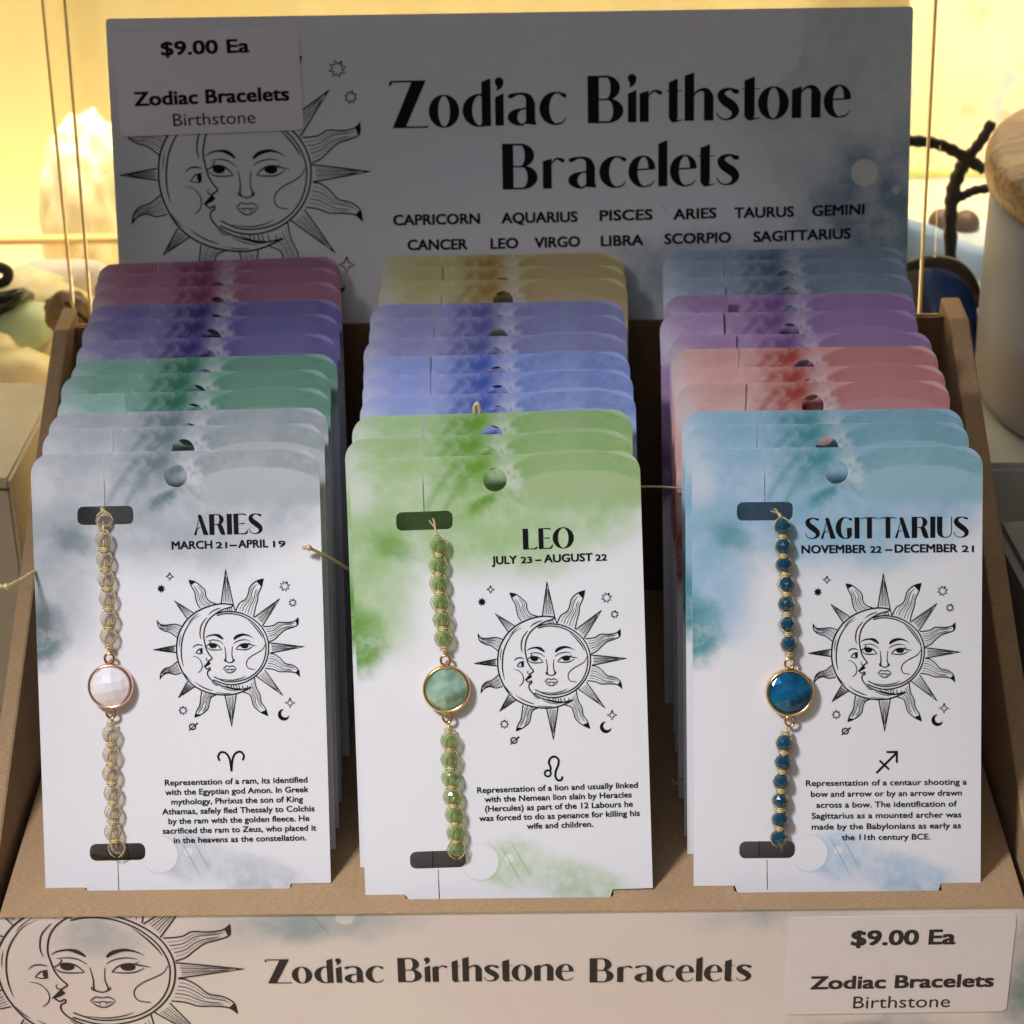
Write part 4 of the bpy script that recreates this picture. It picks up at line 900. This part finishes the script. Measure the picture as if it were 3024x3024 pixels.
M_WBOX = plain('pale_grey_box', hexc(196, 196, 190), 0.6, var=0.05, scale=60, bump=0.01, bscale=900)
root, w, d, h = roundbox('pale_box', (14.15, 16.2, TZ), (30, 36, 2.68), M_WBOX, 'pale grey box under the white jar at the right edge', 'box', 0.18)
m = MB(); m.lathe([(0.12, 0), (0.12, 0.06)], 16); o = m.build('vent_hole', M_INK, root); p = at(3008, 1640, 16.15); o.rotation_euler.x = math.pi/2; o.location = (p-Vector(((14.15+30)/2, (16.2+36)/2, TZ)))*CM
root, w, d, h = roundbox('small_grey_box', (13.75, 6.5, TZ), (20, 12.5, 3.1), plain('grey_board', hexc(150, 148, 146), 0.6, var=0.05, scale=60), 'small grey box corner at the right frame edge beside the cardboard wall', 'box', 0.25, R(4))

# white jar with a wooden lid
JC = (21.15, 20.6, 2.70)
jar = thing('storage_jar', 'white storage jar with a carved wooden lid at the right edge', 'jar', JC)
m = MB(); m.lathe([(5.9, 0.0), (6.3, 0.12), (6.45, 0.5), (6.5, 3.2), (6.5, 6.3), (6.42, 6.6), (6.2, 6.75), (6.0, 6.8)], 64); m.build('body', plain('jar_glaze', hexc(134, 137, 156), 0.55, spec=0.3, var=0.02, scale=30), jar, smooth=True)
M_WOOD, nt, b = newmat('lid_wood'); co = objcoord(nt)
stv = vmath(nt, 'MULTIPLY', co, (30, 170, 200)); nn = noise_(nt, stv, 1.0, 6, 0.6, dist=1.2)
nt.links.new(mix(nt, mrange(nt, nn, 0.35, 0.65), hexc(104, 72, 46), hexc(166, 128, 90)), b.inputs['Base Color']); b.inputs['Roughness'].default_value = 0.5
m = MB(); m.lathe([(6.3, 6.85), (6.62, 6.95), (6.72, 7.3), (6.72, 7.75), (6.6, 8.05), (6.3, 8.25), (4.0, 8.55), (1.0, 8.65)], 64); m.build('lid', M_WOOD, jar, smooth=True)
m = MB(); m.tube([(-3.2+2.0*math.cos(R(a)), -2.6+0.9*math.sin(R(a)), 8.62) for a in range(0, 360, 20)], 0.13, 6, True); m.build('carved_ring', plain('carved_wood_dark', hexc(112, 78, 52), 0.6), jar, smooth=True)

# cloths and bags behind, right side
M_NAVY = plain('navy_fabric', hexc(34, 66, 140), 0.75, var=0.25, scale=150); M_SKY = plain('pale_blue_fabric', hexc(190, 214, 244), 0.8, var=0.08, scale=90)
M_BLACK = plain('black_iron', hexc(44, 40, 38), 0.45, spec=0.5, var=0.2, scale=200)
def slab(name, pix, Y, depth, mat, label, cat, bulge=0.5, group=None):
    """soft body whose outline passes through the given points at depth Y"""
    p = catmull([tuple(at(a, b, Y)) for a, b in pix], 4, True); n = len(p); cx = Vector([sum(q[i] for q in p)/n for i in range(3)])
    vs = []; rows = [(0.0, 1.0), (0.12, 0.86*1.0), (0.3, 0.6), (0.42, 0.3)]
    V = []
    for off, sc in [(0, 1.0), (-bulge*0.6, 0.88), (-bulge*0.92, 0.6), (-bulge, 0.25)]:
        V += [cx+(Vector(q)-cx)*sc+Vector((0, off+0.10*noise.noise(Vector(q)*1.3), 0)) for q in p]
    V += [Vector(q)+Vector((0, depth, -0.62*depth)) for q in p]
    F = [(r*n+i, r*n+(i+1) % n, (r+1)*n+(i+1) % n, (r+1)*n+i) for r in range(3) for i in range(n)]
    F += [tuple(3*n+i for i in range(n)), tuple(4*n+i for i in range(n-1, -1, -1))]+[(i, 4*n+i, 4*n+(i+1) % n, (i+1) % n) for i in range(n)]
    m = MB(); m.add(V, F); return tag(m.build(name, mat, None, smooth=True), label, cat, group)
slab('folded_cloth', [(2600,650),(2740,662),(2830,705),(2960,760),(2960,900),(2840,1080),(2640,1080),(2560,900)], 31, 3, M_SKY, 'pale blue folded cloth behind the navy pouch, right of the header', 'cloth', 0.8)
navy = slab('drawstring_pouch', [(2738,800),(2790,785),(2850,815),(2880,870),(2890,1000),(2880,1250),(2740,1250),(2728,1000)], 24, 3, M_NAVY, 'dark navy pouch with a curved black handle between header card and jar', 'pouch', 0.7)
slab('grey_cloth', [(2600,800),(2700,785),(2732,800),(2728,1000),(2738,1250),(2600,1250)], 24.6, 2, plain('grey_fabric', hexc(134, 132, 130), 0.8, var=0.2, scale=120), 'small grey cloth between the header card and the navy pouch', 'cloth', 0.4)
m = MB(); m.tube(catmull([tuple(at(a, b, 23.4)) for a, b in ((2640,800),(2690,785),(2750,772),(2820,785),(2868,830),(2895,905))], 6), [0.12+0.11*math.sin(math.pi*i/30) for i in range(31)], 10)
m.build('handle', M_BLACK, navy, smooth=True)
M_POT = plain('brown_ceramic', hexc(96, 72, 52), 0.5, var=0.15, scale=80)
for (px, py, rx), lab in (((2780, 655, 36), 'left brown round ball behind the iron stand'), ((2852, 660, 38), 'right brown round ball behind the iron stand')):
    c0 = at(px, py, 35); r = rx/FPX*92; m = MB(); m.lathe([(r*math.sin(R(a)), -r*math.cos(R(a))) for a in range(6, 175, 12)], 28, c0)
    tag(m.build('wooden_ball', M_POT, None, smooth=True), lab, 'ball', 'brown balls behind the right of the header')
ir = thing('iron_stand', 'black branching iron stand between the header card and the jar', 'stand', (0, 0, 0))
def branch(pix, Y, r, name='branch'):
    pts = catmull([tuple(at(a, b, Y)) for a, b in pix], 6); m = MB()
    rs = [r*(1+0.12*math.sin(i*1.7)) for i in range(len(pts))]; m.tube(pts, rs, 10); m.build(name, M_BLACK, ir, smooth=True)
branch([(2630,414),(2690,416),(2750,421),(2800,437),(2850,465),(2905,500)], 26, 0.19)
branch([(2856,463),(2835,505),(2815,560),(2808,620),(2806,720),(2806,900)], 26, 0.23, 'stem')
branch([(2850,468),(2875,445),(2905,405),(2930,360)], 26, 0.18)
branch([(2820,590),(2850,575),(2880,562),(2920,556)], 26, 0.16)

# left side: pale cloth, black bag handles, stones, brown pouch
M_BEIGE = plain('beige_cloth', hexc(232, 212, 190), 0.8, var=0.06, scale=80)
slab('beige_cloth', [(-60,905),(10,850),(30,800),(100,768),(200,766),(300,775),(340,850),(300,990),(120,1000),(-60,1010)], 33, 5, M_BEIGE, 'crumpled beige cloth lying behind the stones at left', 'cloth', 1.0)
slab('glossy_bag', [(-60,860),(0,862),(50,850),(76,850),(64,890),(30,915),(-10,932),(-60,950)], 27, 1.2, plain('glossy_black', hexc(30, 27, 28), 0.2, spec=0.6), 'glossy black object cut by the left frame edge above the stones', 'bag', 0.5)
m = MB(); m.tube(catmull([tuple(at(a, b, 27.5)) for a, b in ((-60,778),(-10,786),(22,800),(18,828),(-20,842),(-60,850))], 6), 0.19, 10)
tag(m.build('black_strap', M_BLACK, None, smooth=True), 'black strap loop at the left frame edge beside the beige cloth', 'strap')
def stone_blob(c0, r, mat, label, group, seed, sub=2):
    bm = bmesh.new(); bmesh.ops.create_icosphere(bm, subdivisions=sub, radius=r*CM)
    rr = random.Random(seed); off = Vector((rr.uniform(0, 9), rr.uniform(0, 9), rr.uniform(0, 9))); sc = (rr.uniform(0.9, 1.25), rr.uniform(0.8, 1.1), rr.uniform(0.7, 0.95))
    for v in bm.verts:
        d = v.co.normalized(); k = 1+0.22*noise.noise(d*1.3+off)+0.08*noise.noise(d*3+off)
        v.co = Vector((v.co.x*sc[0], v.co.y*sc[1], v.co.z*sc[2]))*k
    me = bpy.data.meshes.new('rough_stone'); bm.to_mesh(me); bm.free()
    for p in me.polygons: p.use_smooth = True
    o = link('rough_stone', me, None, mat); o.location = Vector(c0)*CM; o.rotation_euler.z = rr.uniform(0, 6); return tag(o, label, 'stone', group)
def stone_mat(nm, c1, c2): return plain(nm, c1, 0.35, var=0.10, scale=60)
MS = [plain('cream_stone', hexc(246, 226, 170), 0.4, var=0.08, scale=60), plain('pale_green_stone', hexc(206, 220, 168), 0.4, var=0.10, scale=60), plain('peach_stone', hexc(244, 204, 150), 0.4, var=0.14, scale=90)]
for i, (px, py, Y, r, mi, lab) in enumerate(((70,990,27,1.5,1,'pale green rough stone at the left edge of the pile'), (165,930,29,1.45,0,'cream stone at the top of the pile left of the box'), (195,1075,26,1.15,2,'peach stone with warm stain beside the cardboard wall'),
      (60,1130,24,1.4,0,'cream stone low in the pile just behind the tan box'), (250,1060,27.5,1.2,0,'cream stone partly hidden behind the cardboard wall'), (130,1160,25.5,1.3,2,'peach stone behind the middle of the tan box'), (-30,1080,25.5,1.4,0,'cream stone cut by the left frame edge'), (80,880,31.5,1.5,0,'large cream stone under the beige cloth'), (240,960,30.5,1.5,0,'cream stone behind the brown crumpled pouch'))):
    stone_blob(at(px, py, Y), r, MS[mi], lab, 'rough pastel stones piled at left', i)
# tray that holds the stones up
slabm = MB(); slabm.box((-26, 22, TZ), (-13.8, 36, 0.4)); tr_ = tag(slabm.build('stone_tray', M_BEIGE, None, bevel=0.3), 'cream box under the pile of stones at left', 'tray')
# crumpled brown pouch with a dark cord
M_PCH = plain('brown_crumpled_leather', hexc(150, 122, 86), 0.4, var=0.25, scale=250, bump=0.03, bscale=500)
pc = at(203, 925, 23); bm = bmesh.new(); bmesh.ops.create_icosphere(bm, subdivisions=4, radius=0.80*CM)
for v in bm.verts:
    d = v.co.normalized(); k = 1+0.12*noise.noise(d*2.2)+0.09*abs(noise.noise(d*5.5))-0.05; v.co = Vector((v.co.x, v.co.y*0.7, v.co.z*1.02))*k
me = bpy.data.meshes.new('crumpled_pouch'); bm.to_mesh(me); bm.free()
for p in me.polygons: p.use_smooth = True
po = link('crumpled_pouch', me, None, M_PCH); po.location = pc*CM; tag(po, 'small crumpled brown pouch tied with dark cord above the cardboard wall', 'pouch')
def on_pouch(a, b): return (at(a, b, 22.1)-pc)
m = MB(); m.tube(catmull([tuple(on_pouch(a, b)) for a, b in ((190,895),(204,897),(215,912),(240,932),(262,952))], 5), [0.06, 0.07, 0.09, 0.1, 0.1, 0.1]+[0.075]*15, 8); m.build('tie_cord', M_BLACK, po, smooth=True)
m = MB(); m.tube(catmull([tuple(on_pouch(a, b)) for a, b in ((176,948),(190,940),(206,936))], 5), 0.03, 6); m.build('fold', M_BLACK, po, smooth=True)

# hanging backdrop: cream curtain at left and middle, patterned cloth at right
M_CURT = plain('cream_curtain', hexc(252, 238, 200), 0.85, var=0.05, scale=8)
m = MB(); nx = 160; V = []; F = []
for j, z in enumerate((-4.4, 60)):
    for i in range(nx+1):
        x = -60+78*i/nx; V.append((x, 50+0.45*math.sin(x*0.9)+0.3*math.sin(x*0.37+1)+0.18*math.sin(x*2.3), z))
for i in range(nx): F.append((i, i+1, nx+2+i, nx+1+i))
m.add(V, F); me_o = m.build('curtain', M_CURT, None, smooth=True)
sol = me_o.modifiers.new('thickness', 'SOLIDIFY'); sol.thickness = 0.001
tag(me_o, 'cream yellow curtain hanging in soft folds behind the header', 'curtain')
M_PAT, nt, b = newmat('pastel_print'); co = objcoord(nt); v = vmath(nt, 'MULTIPLY', co, (100, 100, 100))
n1 = noise_(nt, v, 0.28, 3, 0.5, out=1); nf = noise_(nt, v, 0.5, 2)
c = mix(nt, 0.16, hexc(250, 222, 160), n1); c = mix(nt, mrange(nt, nf, 0.60, 0.72, 0, 0.5), c, hexc(226, 160, 110))
n3 = noise_(nt, vmath(nt, 'ADD', v, (7, 3, 1)), 0.45, 1); c = mix(nt, mrange(nt, n3, 0.62, 0.74, 0, 0.6), c, hexc(150, 176, 130)); n4 = noise_(nt, vmath(nt, 'ADD', v, (17, 31, 11)), 0.42, 1); c = mix(nt, mrange(nt, n4, 0.60, 0.74, 0, 0.55), c, hexc(186, 170, 190))
nt.links.new(c, b.inputs['Base Color']); b.inputs['Roughness'].default_value = 0.8
pr = thing('patterned_cloth', 'pastel patterned cloth hanging at right behind the jar', 'cloth', (0, 0, 0))
m = MB(); m.box((16.3, 46.0, at(2800, 508, 46).z+0.12), (60, 46.15, 60)); m.build('print_field', M_PAT, pr)
m = MB(); m.box((16.3, 45.95, at(2800, 508, 46).z-0.12), (60, 46.17, at(2800, 508, 46).z+0.118)); m.build('green_hem', plain('green_hem', hexc(190, 200, 110), 0.7), pr)
m = MB(); m.box((16.3, 46.0, -4.4), (60, 46.15, at(2800, 508, 46).z-0.122)); m.build('plain_border', M_CURT, pr)
# pale lumpy rock lamp shape and shelf edge behind, left
bm = bmesh.new(); bmesh.ops.create_icosphere(bm, subdivisions=5, radius=1)
for v in bm.verts:
    d = v.co.normalized(); k = 1+0.16*noise.noise(d*1.6+Vector((3, 1, 2)))+0.10*noise.noise(d*4)+0.05*noise.noise(d*9)
    v.co = Vector((d.x*2.1*k, d.y*1.9*k, d.z*5.6*k))*CM
me = bpy.data.meshes.new('pale_rock'); bm.to_mesh(me); bm.free()
for p in me.polygons: p.use_smooth = True
o = link('pale_rock', me, None, plain('pale_yellow_rock', hexc(240, 222, 166), 0.6, var=0.1, scale=40)); o.location = at(290, 700, 43)*CM
tag(o, 'tall pale yellow rock standing behind the acrylic panels at left', 'rock')
p0 = at(0, 716, 39); m = MB(); m.box((-60, 39, p0.z-0.12), (-13, 39.5, p0.z+0.10)); tag(m.build('shelf_rail', plain('tan_rail', hexc(206, 168, 104), 0.5), None), 'thin tan rail running across behind the rock at left', 'rail')
